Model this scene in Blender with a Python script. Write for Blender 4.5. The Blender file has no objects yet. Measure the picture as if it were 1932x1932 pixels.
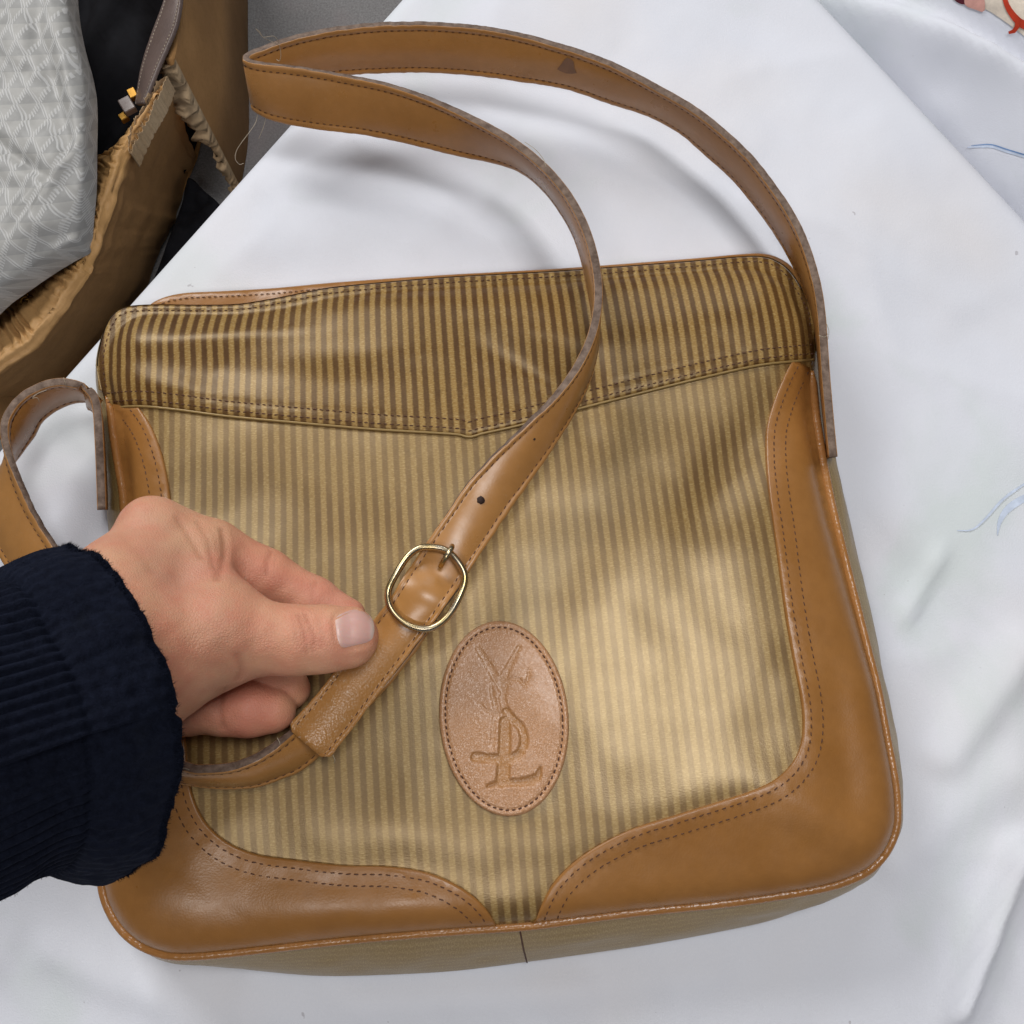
import bpy, bmesh, math, random
import numpy as np
from mathutils import Vector
from mathutils.geometry import delaunay_2d_cdt
from mathutils.bvhtree import BVHTree

random.seed(7)
rng = np.random.default_rng(7)
scene = bpy.context.scene
COL = scene.collection

# ------------------------------------------------------------------ camera
FPX = 1850.0                      # focal length in units of a 1932 px wide picture
TILT = math.radians(12.0)         # off straight down
DIST = 0.385                      # camera to table along the axis
CAM = np.array([0.0, -DIST * math.sin(TILT), DIST * math.cos(TILT)])
FWD = np.array([0.0, math.sin(TILT), -math.cos(TILT)])
RGT = np.array([1.0, 0.0, 0.0])
UPV = np.array([0.0, math.cos(TILT), math.sin(TILT)])
cd = bpy.data.cameras.new('camera')
cam = bpy.data.objects.new('camera', cd)
COL.objects.link(cam)
cam.location = CAM
cam.rotation_euler = (TILT, 0, 0)
cd.sensor_width = 36.0
cd.lens = 36.0 * FPX / 1932.0
cd.clip_start = 0.01
cd.clip_end = 50.0
scene.camera = cam

# ------------------------------------------------------------------ world and lamps (indoor hall light)
world = bpy.data.worlds.new('World')
scene.world = world
world.use_nodes = True
bg = world.node_tree.nodes['Background']
bg.inputs['Color'].default_value = (0.88, 0.93, 1.0, 1)
bg.inputs['Strength'].default_value = 0.09


def area(name, loc, target, sx, sy, power, col):
    l = bpy.data.lights.new(name, 'AREA')
    l.shape = 'RECTANGLE'
    l.size, l.size_y = sx, sy
    l.energy = power
    l.color = col
    o = bpy.data.objects.new(name, l)
    COL.objects.link(o)
    o.location = loc
    d = Vector(target) - Vector(loc)
    o.rotation_euler = d.to_track_quat('-Z', 'Y').to_euler()
    return o


area('ceiling_lamp', (-0.85, 1.30, 1.05), (-0.05, 0.0, 0), 0.70, 0.55, 20.0, (1.0, 0.985, 0.965))
area('ceiling_lamp', (0.34, 0.28, 1.9), (0, 0, 0), 0.70, 0.50, 17.0, (1.0, 0.985, 0.97))
area('ceiling_lamp', (0.45, 2.2, 1.35), (0, 0, 0), 0.7, 0.25, 6.0, (0.95, 0.975, 1.0))
area('ceiling_lamp', (-0.25, -0.85, 1.6), (0, 0, 0), 0.6, 0.16, 6.5, (1.0, 0.95, 0.90))

scene.cycles.max_bounces = 6
scene.cycles.diffuse_bounces = 3
scene.cycles.glossy_bounces = 3
scene.cycles.adaptive_threshold = 0.02
scene.view_settings.view_transform = 'Standard'
scene.view_settings.look = 'None'
scene.view_settings.exposure = 0.0
scene.view_settings.gamma = 1.0
scene.view_settings.use_curve_mapping = False


# ------------------------------------------------------------------ geometry helpers
def P(u, v, z):
    """World point at height z (m) seen at picture position u, v (1932 wide)."""
    u = np.asarray(u, float); v = np.asarray(v, float); z = np.asarray(z, float)
    a = (u - 966.0) / FPX; b = (966.0 - v) / FPX
    rx = a
    ry = FWD[1] + UPV[1] * b
    rz = FWD[2] + UPV[2] * b
    s = (z - CAM[2]) / rz
    return np.stack(np.broadcast_arrays(CAM[0] + s * rx, CAM[1] + s * ry, z), -1)


def proj(x, y, z):
    dx = x - CAM[0]; dy = y - CAM[1]; dz = z - CAM[2]
    d = dy * FWD[1] + dz * FWD[2]
    up = dy * UPV[1] + dz * UPV[2]
    return 966 + FPX * dx / d, 966 - FPX * up / d


def cr(pts, n=None, step=None, closed=False):
    """Catmull-Rom through pts, resampled evenly."""
    p = np.asarray(pts, float)
    if closed:
        q = np.vstack([p[-1], p, p[0], p[1]])
    else:
        q = np.vstack([2 * p[0] - p[1], p, 2 * p[-1] - p[-2]])
    out = []
    t = np.linspace(0, 1, 16, endpoint=False)[:, None]
    for i in range(len(q) - 3):
        a, b, c, d = q[i:i + 4]
        out.append(0.5 * ((2 * b) + (-a + c) * t + (2 * a - 5 * b + 4 * c - d) * t ** 2 + (-a + 3 * b - 3 * c + d) * t ** 3))
    out = np.vstack(out + [q[-2][None]])
    seg = np.linalg.norm(np.diff(out, axis=0), axis=1)
    L = np.concatenate([[0], np.cumsum(seg)])
    if n is None:
        n = max(3, int(round(L[-1] / step)) + 1)
    s = np.linspace(0, L[-1], n)
    res = np.stack([np.interp(s, L, out[:, k]) for k in range(out.shape[1])], -1)
    return res[:-1] if closed else res


def tangents(p, closed=False):
    if closed:
        t = np.roll(p, -1, 0) - np.roll(p, 1, 0)
    else:
        t = np.gradient(p, axis=0)
    return t / np.maximum(np.linalg.norm(t, axis=-1, keepdims=True), 1e-12)


def off_poly(p, d, closed=False):
    """Shift a 2D polyline to its right-hand side (picture axes, v down) by d."""
    t = tangents(p[:, :2], closed)
    n = np.stack([-t[:, 1], t[:, 0]], -1)
    return p[:, :2] + n * d


def seg_dist(pts, poly, closed=False):
    """Distance of 2D points to a polyline."""
    a = poly if closed else poly[:-1]
    b = np.roll(poly, -1, 0) if closed else poly[1:]
    best = np.full(len(pts), 1e9)
    ab = b - a
    l2 = np.maximum((ab ** 2).sum(1), 1e-12)
    for i in range(len(a)):
        ap = pts - a[i]
        t = np.clip((ap @ ab[i]) / l2[i], 0, 1)
        d = ((ap - t[:, None] * ab[i]) ** 2).sum(1)
        np.minimum(best, d, out=best)
    return np.sqrt(best)


def inside(pts, poly):
    x, y = pts[:, 0], pts[:, 1]
    r = np.zeros(len(pts), bool)
    j = len(poly) - 1
    for i in range(len(poly)):
        xi, yi = poly[i]; xj, yj = poly[j]
        if yi != yj:
            c = ((yi > y) != (yj > y)) & (x < (xj - xi) * (y - yi) / (yj - yi) + xi)
            r ^= c
        j = i
    return r


def sm(a, b, x):
    t = np.clip((x - a) / (b - a), 0, 1)
    return t * t * (3 - 2 * t)


def vnoise(x, y, seed=0):
    """Smooth 2D value noise in about -1..1."""
    xi = np.floor(x).astype(np.int64); yi = np.floor(y).astype(np.int64)
    fx = x - xi; fy = y - yi
    fx = fx * fx * (3 - 2 * fx); fy = fy * fy * (3 - 2 * fy)

    def h(a, b):
        n = (a * 374761393 + b * 668265263 + seed * 974634599) & 0xffffffff
        n = ((n ^ (n >> 13)) * 1274126177) & 0xffffffff
        return ((n ^ (n >> 16)) & 0xffff) / 32767.5 - 1
    return (h(xi, yi) * (1 - fx) + h(xi + 1, yi) * fx) * (1 - fy) + (h(xi, yi + 1) * (1 - fx) + h(xi + 1, yi + 1) * fx) * fy


def fbm(x, y, seed=0, o=3):
    r = 0; a = 1
    for k in range(o):
        r = r + a * vnoise(x * 2 ** k, y * 2 ** k, seed + k); a *= 0.5
    return r


def empty(name, loc=(0, 0, 0)):
    o = bpy.data.objects.new(name, None)
    o.empty_display_size = 0.02
    o.location = loc
    COL.objects.link(o)
    return o


def tag(o, label=None, cat=None, group=None, kind=None):
    if label: o['label'] = label
    if cat: o['category'] = cat
    if group: o['group'] = group
    if kind: o['kind'] = kind
    return o


def mk(name, verts, faces, mats, parent=None, uv=None, smooth=True, midx=None, col=None):
    me = bpy.data.meshes.new(name)
    me.from_pydata([tuple(map(float, v)) for v in verts], [], [tuple(map(int, f)) for f in faces])
    if not isinstance(mats, (list, tuple)): mats = [mats]
    for m in mats: me.materials.append(m)
    if uv is not None:
        l = me.uv_layers.new(name='UVMap')
        vi = np.empty(len(me.loops), np.int32); me.loops.foreach_get('vertex_index', vi)
        l.data.foreach_set('uv', np.asarray(uv, np.float32)[vi].ravel())
    if col is not None:
        a = me.color_attributes.new('tint', 'FLOAT_COLOR', 'POINT')
        c = np.ones((len(verts), 4), np.float32); c[:, :3] = col
        a.data.foreach_set('color', c.ravel())
    me.polygons.foreach_set('use_smooth', [smooth] * len(me.polygons))
    if midx is not None: me.polygons.foreach_set('material_index', midx)
    me.update()
    o = bpy.data.objects.new(name, me)
    COL.objects.link(o)
    if parent is not None:
        o.parent = parent
        q = parent; off = Vector((0, 0, 0))
        while q is not None:
            off += q.location; q = q.parent
        o.location = -off
    return o


def tube_geo(path, rad, sides=10, closed=False, base=0, cap=True):
    path = np.asarray(path, float); n = len(path)
    rad = np.broadcast_to(np.asarray(rad, float), (n,))
    t = tangents(path, closed)
    ref = np.array([0, 0, 1.0])
    if abs(t[0] @ ref) > 0.9: ref = np.array([1.0, 0, 0])
    a = np.cross(t[0], ref); a /= np.linalg.norm(a)
    V = []; F = []
    for i in range(n):
        a = a - t[i] * (a @ t[i]); a /= np.linalg.norm(a)
        b = np.cross(t[i], a)
        for k in range(sides):
            th = 2 * math.pi * k / sides
            V.append(path[i] + rad[i] * (a * math.cos(th) + b * math.sin(th)))
    for i in range(n if closed else n - 1):
        j = (i + 1) % n
        for k in range(sides):
            l = (k + 1) % sides
            F.append((base + i * sides + k, base + i * sides + l, base + j * sides + l, base + j * sides + k))
    if not closed and cap:
        F.append(tuple(base + k for k in range(sides))[::-1])
        F.append(tuple(base + (n - 1) * sides + k for k in range(sides)))
    return V, F


def tube(name, path, rad, mat, parent=None, sides=10, closed=False):
    V, F = tube_geo(path, rad, sides, closed)
    return mk(name, V, F, mat, parent)


def tubes(name, paths, rad, mat, parent=None, sides=5):
    V = []; F = []
    for p in paths:
        v, f = tube_geo(p, rad, sides, base=len(V))
        V += v; F += f
    return mk(name, V, F, mat, parent)


def stitch_geo(V, F, path, nor, pitch, ln, w, h, yaw=0.0):
    """Small raised thread stitches laid along a path."""
    seg = np.linalg.norm(np.diff(path, axis=0), axis=1)
    L = np.concatenate([[0], np.cumsum(seg)])
    s = np.arange(pitch * 0.5, L[-1], pitch)
    pos = np.stack([np.interp(s, L, path[:, k]) for k in range(3)], -1)
    nn = np.stack([np.interp(s, L, nor[:, k]) for k in range(3)], -1)
    tt = tangents(path); tt = np.stack([np.interp(s, L, tt[:, k]) for k in range(3)], -1)
    for i in range(len(s)):
        n = nn[i] / np.linalg.norm(nn[i])
        t = tt[i] - n * (tt[i] @ n); t /= np.linalg.norm(t)
        b = np.cross(n, t)
        y = yaw + random.uniform(-0.12, 0.12)
        t2 = t * math.cos(y) + b * math.sin(y); b2 = np.cross(n, t2)
        l = ln * random.uniform(0.85, 1.1)
        base = len(V); c = pos[i]
        V += [c - t2 * l / 2 - n * h * .6, c - t2 * l * .25 + b2 * w + n * 0, c - t2 * l * .25 + n * h, c - t2 * l * .25 - b2 * w,
              c + t2 * l * .25 + b2 * w, c + t2 * l * .25 + n * h, c + t2 * l * .25 - b2 * w, c + t2 * l / 2 - n * h * .6]
        F += [(base, base + 1, base + 2), (base, base + 2, base + 3), (base + 1, base + 4, base + 5, base + 2),
              (base + 2, base + 5, base + 6, base + 3), (base + 7, base + 5, base + 4), (base + 7, base + 6, base + 5)]


class Surf:
    """A cloth-like surface given as height in mm over the picture plane at reference height z0."""
    def __init__(s, hfun, z0):
        s.h = hfun; s.z0 = z0

    def z(s, x, y):
        u, v = proj(x, y, s.z0)
        return s.h(u, v) * 0.001

    def at(s, u, v, off=0.0):
        u = np.atleast_1d(np.asarray(u, float)); v = np.atleast_1d(np.asarray(v, float))
        z = np.full(u.shape, s.z0)
        for _ in range(14):
            p = P(u, v, z)
            z = 0.35 * z + 0.65 * (s.z(p[:, 0], p[:, 1]) + off)
        return P(u, v, z)

    def nor(s, p):
        e = 4e-4
        dx = (s.z(p[:, 0] + e, p[:, 1]) - s.z(p[:, 0] - e, p[:, 1])) / (2 * e)
        dy = (s.z(p[:, 0], p[:, 1] + e) - s.z(p[:, 0], p[:, 1] - e)) / (2 * e)
        n = np.stack([-dx, -dy, np.ones_like(dx)], -1)
        return n / np.linalg.norm(n, axis=1, keepdims=True)


def sheet(name, surf, outline, mat, parent=None, off=0.0, thick=0.001, spacing=2.0, edge=0.0005, ring=0.8,
          zmod=None, uvrot=0.0, col=None, jitter=0.25, uvz=0.0):
    """Cut a piece along a picture-plane outline, lay it on surf, give it an edge and thickness (mm spacing)."""
    o3 = surf.at(outline[:, 0], outline[:, 1], off)
    o2 = o3[:, :2]
    if np.sum(o2[:, 0] * np.roll(o2[:, 1], -1) - np.roll(o2[:, 0], -1) * o2[:, 1]) < 0: o2 = o2[::-1].copy()
    n = len(o2)
    t = tangents(o2, True)
    inn = o2 + np.stack([-t[:, 1], t[:, 0]], -1) * ring * 1e-3
    lo = o2.min(0); hi = o2.max(0); sp = spacing * 1e-3
    gx, gy = np.meshgrid(np.arange(lo[0], hi[0], sp), np.arange(lo[1], hi[1], sp * 0.87))
    gx[1::2] += sp / 2
    g = np.stack([gx.ravel(), gy.ravel()], -1)
    g += rng.uniform(-jitter, jitter, g.shape) * sp * 0.5
    g = g[inside(g, o2)]
    d = seg_dist(g, o2, True)
    g = g[d > (ring * 1e-3 + sp * 0.45)]
    di = seg_dist(inn, o2, True)
    inn = inn[inside(inn, o2) & (di > ring * 0.8e-3)]
    allp = np.vstack([o2, inn, g])
    edges = [(i, (i + 1) % n) for i in range(n)]
    vs, es, fs, ov, oe, of = delaunay_2d_cdt([Vector(p) for p in (allp * 1000).tolist()], edges, [], 1, 1e-4)
    xy = np.array([[v.x, v.y] for v in vs]) / 1000
    z = surf.z(xy[:, 0], xy[:, 1]) + off
    dd = seg_dist(xy, o2, True) * 1000
    z = z - edge * np.exp(-dd / 0.45)
    if zmod is not None:
        u, v = proj(xy[:, 0], xy[:, 1], z)
        z = z + zmod(u, v, dd) * 0.001
    bm = bmesh.new()
    bv = [bm.verts.new((xy[i, 0], xy[i, 1], z[i])) for i in range(len(xy))]
    for f in fs:
        try: bm.faces.new([bv[i] for i in f])
        except ValueError: pass
    for v in [v for v in bm.verts if not v.link_faces]: bm.verts.remove(v)
    be = [e for e in bm.edges if len(e.link_faces) == 1] if thick > 5e-5 else []
    r = bmesh.ops.extrude_edge_only(bm, edges=be) if be else {'geom': []}
    for v in [x for x in r['geom'] if isinstance(x, bmesh.types.BMVert)]: v.co.z -= thick
    bmesh.ops.recalc_face_normals(bm, faces=bm.faces)
    bm.verts.index_update()
    V = np.array([v.co[:] for v in bm.verts])
    F = [[v.index for v in f.verts] for f in bm.faces]
    if V.size and sum(f.normal.z for f in bm.faces) < 0: F = [f[::-1] for f in F]
    bm.free()
    c, s_ = math.cos(uvrot), math.sin(uvrot)
    uv = np.stack([V[:, 0] * c + V[:, 1] * s_, -V[:, 0] * s_ + V[:, 1] * c], -1)
    uv = uv + (V[:, 2:3] * uvz)
    return mk(name, V, F, mat, parent, uv=uv, col=(col(V) if col else None))


# ------------------------------------------------------------------ materials
def mat_new(name):
    m = bpy.data.materials.new(name); m.use_nodes = True
    nt = m.node_tree; b = nt.nodes['Principled BSDF']
    return m, nt, b


def nd(nt, typ, **kw):
    n = nt.nodes.new(typ)
    for k, v in kw.items():
        if k.startswith('_'): setattr(n, k[1:], v)
        else: n.inputs[k.replace('__', ' ')].default_value = v
    return n


def ramp(nt, fac, stops):
    r = nt.nodes.new('ShaderNodeValToRGB')
    e = r.color_ramp.elements
    while len(e) < len(stops): e.new(0.5)
    for i, (p, c) in enumerate(stops):
        e[i].position = p
        e[i].color = (c, c, c, 1) if not isinstance(c, (tuple, list)) else (*c, 1)
    nt.links.new(fac, r.inputs['Fac'])
    return r.outputs['Color']


def mixc(nt, fac, a, b, mode='MIX'):
    m = nt.nodes.new('ShaderNodeMix'); m.data_type = 'RGBA'; m.blend_type = mode
    for sock, val in ((m.inputs[0], fac), (m.inputs[6], a), (m.inputs[7], b)):
        if isinstance(val, bpy.types.NodeSocket): nt.links.new(val, sock)
        elif isinstance(val, (tuple, list)): sock.default_value = (*val, 1)
        else: sock.default_value = val
    return m.outputs[2]


def noise(nt, scale, detail=4, rough=0.55, vec=None, dist=0.0):
    n = nd(nt, 'ShaderNodeTexNoise', Scale=scale, Detail=detail, Roughness=rough, Distortion=dist)
    if vec is None:
        vec = nt.nodes.get('COORD') or nt.nodes.new('ShaderNodeTexCoord'); vec.name = 'COORD'
        vec = vec.outputs['Object']
    nt.links.new(vec, n.inputs['Vector'])
    return n.outputs['Fac']


def bump(nt, b, h, strength=0.3, dist=0.001):
    n = nd(nt, 'ShaderNodeBump', Strength=strength, Distance=dist)
    nt.links.new(h, n.inputs['Height'])
    nt.links.new(n.outputs['Normal'], b.inputs['Normal'])
    return n


def leather(name, c1, c2, rough=0.36, grain=900, gstr=0.12, scuff=0.0, coat=0.0, spec=0.5):
    m, nt, b = mat_new(name)
    big = noise(nt, 28, 4, 0.6)
    colr = mixc(nt, ramp(nt, big, [(0.3, 0.0), (0.7, 1.0)]), c1, c2)
    fine = noise(nt, 260, 3, 0.6)
    colr = mixc(nt, ramp(nt, fine, [(0.35, 0.0), (0.8, 0.22)]), colr, tuple(x * 0.62 for x in c1))
    if scuff > 0:
        sc = noise(nt, 420, 6, 0.75)
        msk = noise(nt, 40, 3, 0.6)
        a = nd(nt, 'ShaderNodeMath', _operation='MULTIPLY')
        nt.links.new(ramp(nt, sc, [(0.56, 0.0), (0.66, 1.0)]), a.inputs[0]); nt.links.new(ramp(nt, msk, [(0.42, 0.0), (0.6, scuff)]), a.inputs[1])
        colr = mixc(nt, a.outputs[0], colr, (0.62, 0.5, 0.38))
    nt.links.new(colr, b.inputs['Base Color'])
    rr = ramp(nt, noise(nt, 60, 5, 0.7), [(0.3, rough - 0.07), (0.7, rough + 0.1)])
    nt.links.new(rr, b.inputs['Roughness'])
    b.inputs['Specular IOR Level'].default_value = spec
    b.inputs['Coat Weight'].default_value = coat
    b.inputs['Coat Roughness'].default_value = 0.22
    vor = nd(nt, 'ShaderNodeTexVoronoi', Scale=grain, _feature='F1')
    nt.links.new(nt.nodes['COORD'].outputs['Object'], vor.inputs['Vector'])
    add = nd(nt, 'ShaderNodeMath', _operation='ADD')
    nt.links.new(vor.outputs['Distance'], add.inputs[0]); nt.links.new(noise(nt, grain * 0.7, 2, 0.5), add.inputs[1])
    bump(nt, b, add.outputs[0], gstr, 0.0006)
    return m


def plain(name, col, rough=0.6, metal=0.0, spec=0.5):
    m, nt, b = mat_new(name)
    n = noise(nt, 180, 4, 0.6)
    nt.links.new(mixc(nt, ramp(nt, n, [(0.3, 0), (0.7, 1)]), tuple(c * 0.8 for c in col), tuple(min(1, c * 1.15) for c in col)), b.inputs['Base Color'])
    b.inputs['Roughness'].default_value = rough
    b.inputs['Metallic'].default_value = metal
    b.inputs['Specular IOR Level'].default_value = spec
    return m


M = {}
M['strap'] = leather('strap_leather', (0.35, 0.162, 0.045), (0.41, 0.195, 0.058), 0.30, 1300, 0.06)
M['tip'] = leather('worn_strap_leather', (0.34, 0.155, 0.05), (0.40, 0.19, 0.062), 0.27, 1500, 0.55, 0.15)
M['patch'] = leather('patch_leather', (0.262, 0.112, 0.026), (0.315, 0.142, 0.038), 0.33, 1500, 0.05, spec=0.45)
M['oval'] = leather('oval_leather', (0.42, 0.215, 0.100), (0.47, 0.245, 0.120), 0.24, 1500, 0.38, coat=0.4)
M['piping'] = leather('piping_leather', (0.29, 0.125, 0.033), (0.37, 0.165, 0.05), 0.25, 700, 0.22)


def wear_leather(m):
    nt = m.node_tree; b = nt.nodes['Principled BSDF']
    at = nd(nt, 'ShaderNodeAttribute'); at.attribute_name = 'tint'
    bp = [x for x in nt.nodes if x.bl_idname == 'ShaderNodeBump'][0]
    mu = nd(nt, 'ShaderNodeMath', _operation='MULTIPLY'); mu.inputs[1].default_value = 0.17
    nt.links.new(at.outputs['Fac'], mu.inputs[0]); nt.links.new(mu.outputs[0], bp.inputs['Strength'])
    old = b.inputs['Base Color'].links[0].from_socket
    sc = noise(nt, 700, 6, 0.8)
    a = nd(nt, 'ShaderNodeMath', _operation='MULTIPLY')
    nt.links.new(ramp(nt, sc, [(0.57, 0.0), (0.66, 0.55)]), a.inputs[0]); nt.links.new(at.outputs['Fac'], a.inputs[1])
    nt.links.new(mixc(nt, a.outputs[0], old, (0.62, 0.50, 0.38)), b.inputs['Base Color'])


wear_leather(M['strap'])


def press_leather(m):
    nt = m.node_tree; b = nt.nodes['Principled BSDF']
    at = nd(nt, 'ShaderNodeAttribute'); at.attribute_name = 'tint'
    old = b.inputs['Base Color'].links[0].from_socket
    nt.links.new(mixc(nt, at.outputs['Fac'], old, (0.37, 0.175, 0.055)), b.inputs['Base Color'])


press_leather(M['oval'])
M['thread'] = plain('brown_thread', (0.075, 0.026, 0.010), 0.7)
M['thread_light'] = plain('pale_thread', (0.42, 0.36, 0.27), 0.8)
M['hole'] = plain('dark_hole', (0.03, 0.012, 0.008), 0.8)


def raw_edge():
    m, nt, b = mat_new('raw_leather_edge')
    n = noise(nt, 300, 5, 0.7)
    nt.links.new(mixc(nt, ramp(nt, n, [(0.35, 0), (0.68, 1)]), (0.085, 0.052, 0.036), (0.225, 0.160, 0.122)), b.inputs['Base Color'])
    b.inputs['Roughness'].default_value = 0.8
    bump(nt, b, n, 0.6, 0.001)
    return m


M['raw'] = raw_edge()


def stripes(name, light, dark, coat=0.25, pitch=0.00415, contrast=1.0, spec=0.62, wlo=0.66, ior=1.5):
    m, nt, b = mat_new(name)
    uv = nt.nodes.new('ShaderNodeTexCoord'); uv.name = 'COORD'
    sep = nt.nodes.new('ShaderNodeSeparateXYZ'); nt.links.new(uv.outputs['UV'], sep.inputs[0])
    # slight waviness of the print
    wob = noise(nt, 900, 2, 0.5, uv.outputs['UV'])
    wm = nd(nt, 'ShaderNodeMath', _operation='MULTIPLY_ADD'); wm.inputs[1].default_value = 0.0005
    nt.links.new(wob, wm.inputs[0]); nt.links.new(sep.outputs['X'], wm.inputs[2])
    a = nd(nt, 'ShaderNodeMath', _operation='MULTIPLY'); a.inputs[1].default_value = 2 * math.pi / pitch
    nt.links.new(wm.outputs[0], a.inputs[0])
    s = nd(nt, 'ShaderNodeMath', _operation='SINE'); nt.links.new(a.outputs[0], s.inputs[0])
    fac = ramp(nt, s.outputs[0], [(0.40, 0.0), (0.60, 1.0)])
    map_ = nd(nt, 'ShaderNodeMapRange'); map_.inputs['From Min'].default_value = -1; map_.inputs['From Max'].default_value = 1
    nt.links.new(s.outputs[0], map_.inputs['Value'])
    fac = ramp(nt, map_.outputs[0], [(0.25, 0.0), (0.70, 1.0)])
    # worn patches lose contrast
    wear = noise(nt, 26, 4, 0.65)
    wf = nd(nt, 'ShaderNodeMath', _operation='MULTIPLY'); nt.links.new(fac, wf.inputs[0])
    nt.links.new(ramp(nt, wear, [(0.30, wlo * contrast), (0.60, 1.0 * contrast)]), wf.inputs[1])
    colr = mixc(nt, wf.outputs[0], light, dark)
    # twill weave: tiny cross marks
    mp = nd(nt, 'ShaderNodeMapping'); mp.inputs['Scale'].default_value = (700, 2400, 1)
    nt.links.new(uv.outputs['UV'], mp.inputs['Vector'])
    thr_ = noise(nt, 1.0, 2, 0.6, mp.outputs[0])
    fine = noise(nt, 2200, 2, 0.6, uv.outputs['UV'])
    tw = nd(nt, 'ShaderNodeMath', _operation='MULTIPLY_ADD'); tw.inputs[1].default_value = -0.9; tw.inputs[2].default_value = 1.0
    nt.links.new(wf.outputs[0], tw.inputs[0])
    tm = nd(nt, 'ShaderNodeMath', _operation='MULTIPLY')
    nt.links.new(tw.outputs[0], tm.inputs[0]); nt.links.new(ramp(nt, thr_, [(0.45, 0.0), (0.7, 0.4)]), tm.inputs[1])
    colr = mixc(nt, tm.outputs[0], colr, (0.60, 0.46, 0.22))
    colr = mixc(nt, ramp(nt, fine, [(0.5, 0.0), (0.8, 0.25)]), colr, tuple(x * 0.55 for x in dark))
    spots = noise(nt, 150, 5, 0.7)
    colr = mixc(nt, ramp(nt, spots, [(0.60, 0.0), (0.72, 0.35)]), colr, tuple(x * 0.75 for x in dark))
    nt.links.new(colr, b.inputs['Base Color'])
    nt.links.new(ramp(nt, noise(nt, 40, 4, 0.6), [(0.3, 0.33), (0.7, 0.39)]), b.inputs['Roughness'])
    b.inputs['Coat Weight'].default_value = coat * 0.25
    b.inputs['Coat Roughness'].default_value = 0.3
    b.inputs['Specular IOR Level'].default_value = spec
    b.inputs['IOR'].default_value = ior
    b.inputs['Specular Tint'].default_value = (1.0, 0.81, 0.53, 1)
    add = nd(nt, 'ShaderNodeMath', _operation='ADD')
    nt.links.new(thr_, add.inputs[0]); nt.links.new(fine, add.inputs[1])
    bump(nt, b, add.outputs[0], 0.10, 0.0005)
    return m


M['stripe'] = stripes('striped_coated_canvas', (0.235, 0.142, 0.044), (0.108, 0.055, 0.018), 0.16, spec=1.0, ior=1.6)
M['stripe_dark'] = stripes('striped_coated_canvas_top', (0.25, 0.145, 0.040), (0.066, 0.027, 0.008), 0.15, spec=0.45, wlo=0.86)
M['gusset'] = stripes('gusset_canvas', (0.235, 0.155, 0.055), (0.175, 0.10, 0.034), 0.3, 0.00415, 0.35)


# ================================================================== SETTING
def cloth_mat():
    m, nt, b = mat_new('white_printed_cotton')
    c = nt.nodes.new('ShaderNodeTexCoord'); c.name = 'COORD'
    base = (0.665, 0.682, 0.745)
    n1 = noise(nt, 6, 3, 0.5); n2 = noise(nt, 9, 4, 0.6, dist=0.6); n3 = noise(nt, 5.3, 3, 0.5)
    col = mixc(nt, ramp(nt, n1, [(0.50, 0), (0.70, 0.55)]), base, (0.69, 0.65, 0.635))
    col = mixc(nt, ramp(nt, n2, [(0.53, 0), (0.68, 0.6)]), col, (0.57, 0.635, 0.62))
    col = mixc(nt, ramp(nt, n3, [(0.55, 0), (0.75, 0.4)]), col, (0.60, 0.615, 0.71))
    sp = noise(nt, 240, 2, 0.5)
    col = mixc(nt, ramp(nt, sp, [(0.765, 0), (0.785, 0.5)]), col, (0.3, 0.28, 0.3))
    nt.links.new(col, b.inputs['Base Color'])
    b.inputs['Roughness'].default_value = 0.85
    b.inputs['Specular IOR Level'].default_value = 0.15
    wv = noise(nt, 1600, 2, 0.5)
    bump(nt, b, wv, 0.22, 0.0005)
    return m


M['cloth'] = cloth_mat()
FLOOR_Z = -0.43


def floor_mat():
    m, nt, b = mat_new('grey_carpet')
    n = noise(nt, 500, 5, 0.75); n2 = noise(nt, 14, 3, 0.5); n3 = noise(nt, 90, 2, 0.5)
    col = mixc(nt, ramp(nt, n, [(0.3, 0), (0.7, 1)]), (0.12, 0.115, 0.115), (0.25, 0.245, 0.245))
    col = mixc(nt, ramp(nt, n2, [(0.5, 0), (0.7, 0.5)]), col, (0.24, 0.20, 0.20))
    col = mixc(nt, ramp(nt, n3, [(0.74, 0), (0.77, 0.9)]), col, (0.05, 0.06, 0.25))
    nt.links.new(col, b.inputs['Base Color']); b.inputs['Roughness'].default_value = 0.95
    bump(nt, b, n, 0.5, 0.002)
    return m


fl = mk('floor', [(-1.6, -1.6, FLOOR_Z), (1.6, -1.6, FLOOR_Z), (1.6, 1.8, FLOOR_Z), (-1.6, 1.8, FLOOR_Z)], [(0, 1, 2, 3)], floor_mat())
tag(fl, kind='structure')

# ---- tablecloth: a table corner pointing up the picture
tc = empty('tablecloth', (0, 0, 0))
tag(tc, 'white cotton tablecloth with faint pastel printing under the tan handbag', 'tablecloth')
APEX = P(1143, -455, 0.0); E1 = P(-10, 835, 0.0) - APEX; E2 = P(1928, 382, 0.0) - APEX
E1 = E1 / np.linalg.norm(E1); E2 = E2 / np.linalg.norm(E2)
N1 = np.array([-E1[1], E1[0], 0]); N1 = N1 if N1 @ E2 > 0 else -N1      # inward from the left edge
N2 = np.array([-E2[1], E2[0], 0]); N2 = N2 if N2 @ E1 > 0 else -N2      # inward from the right edge


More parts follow.
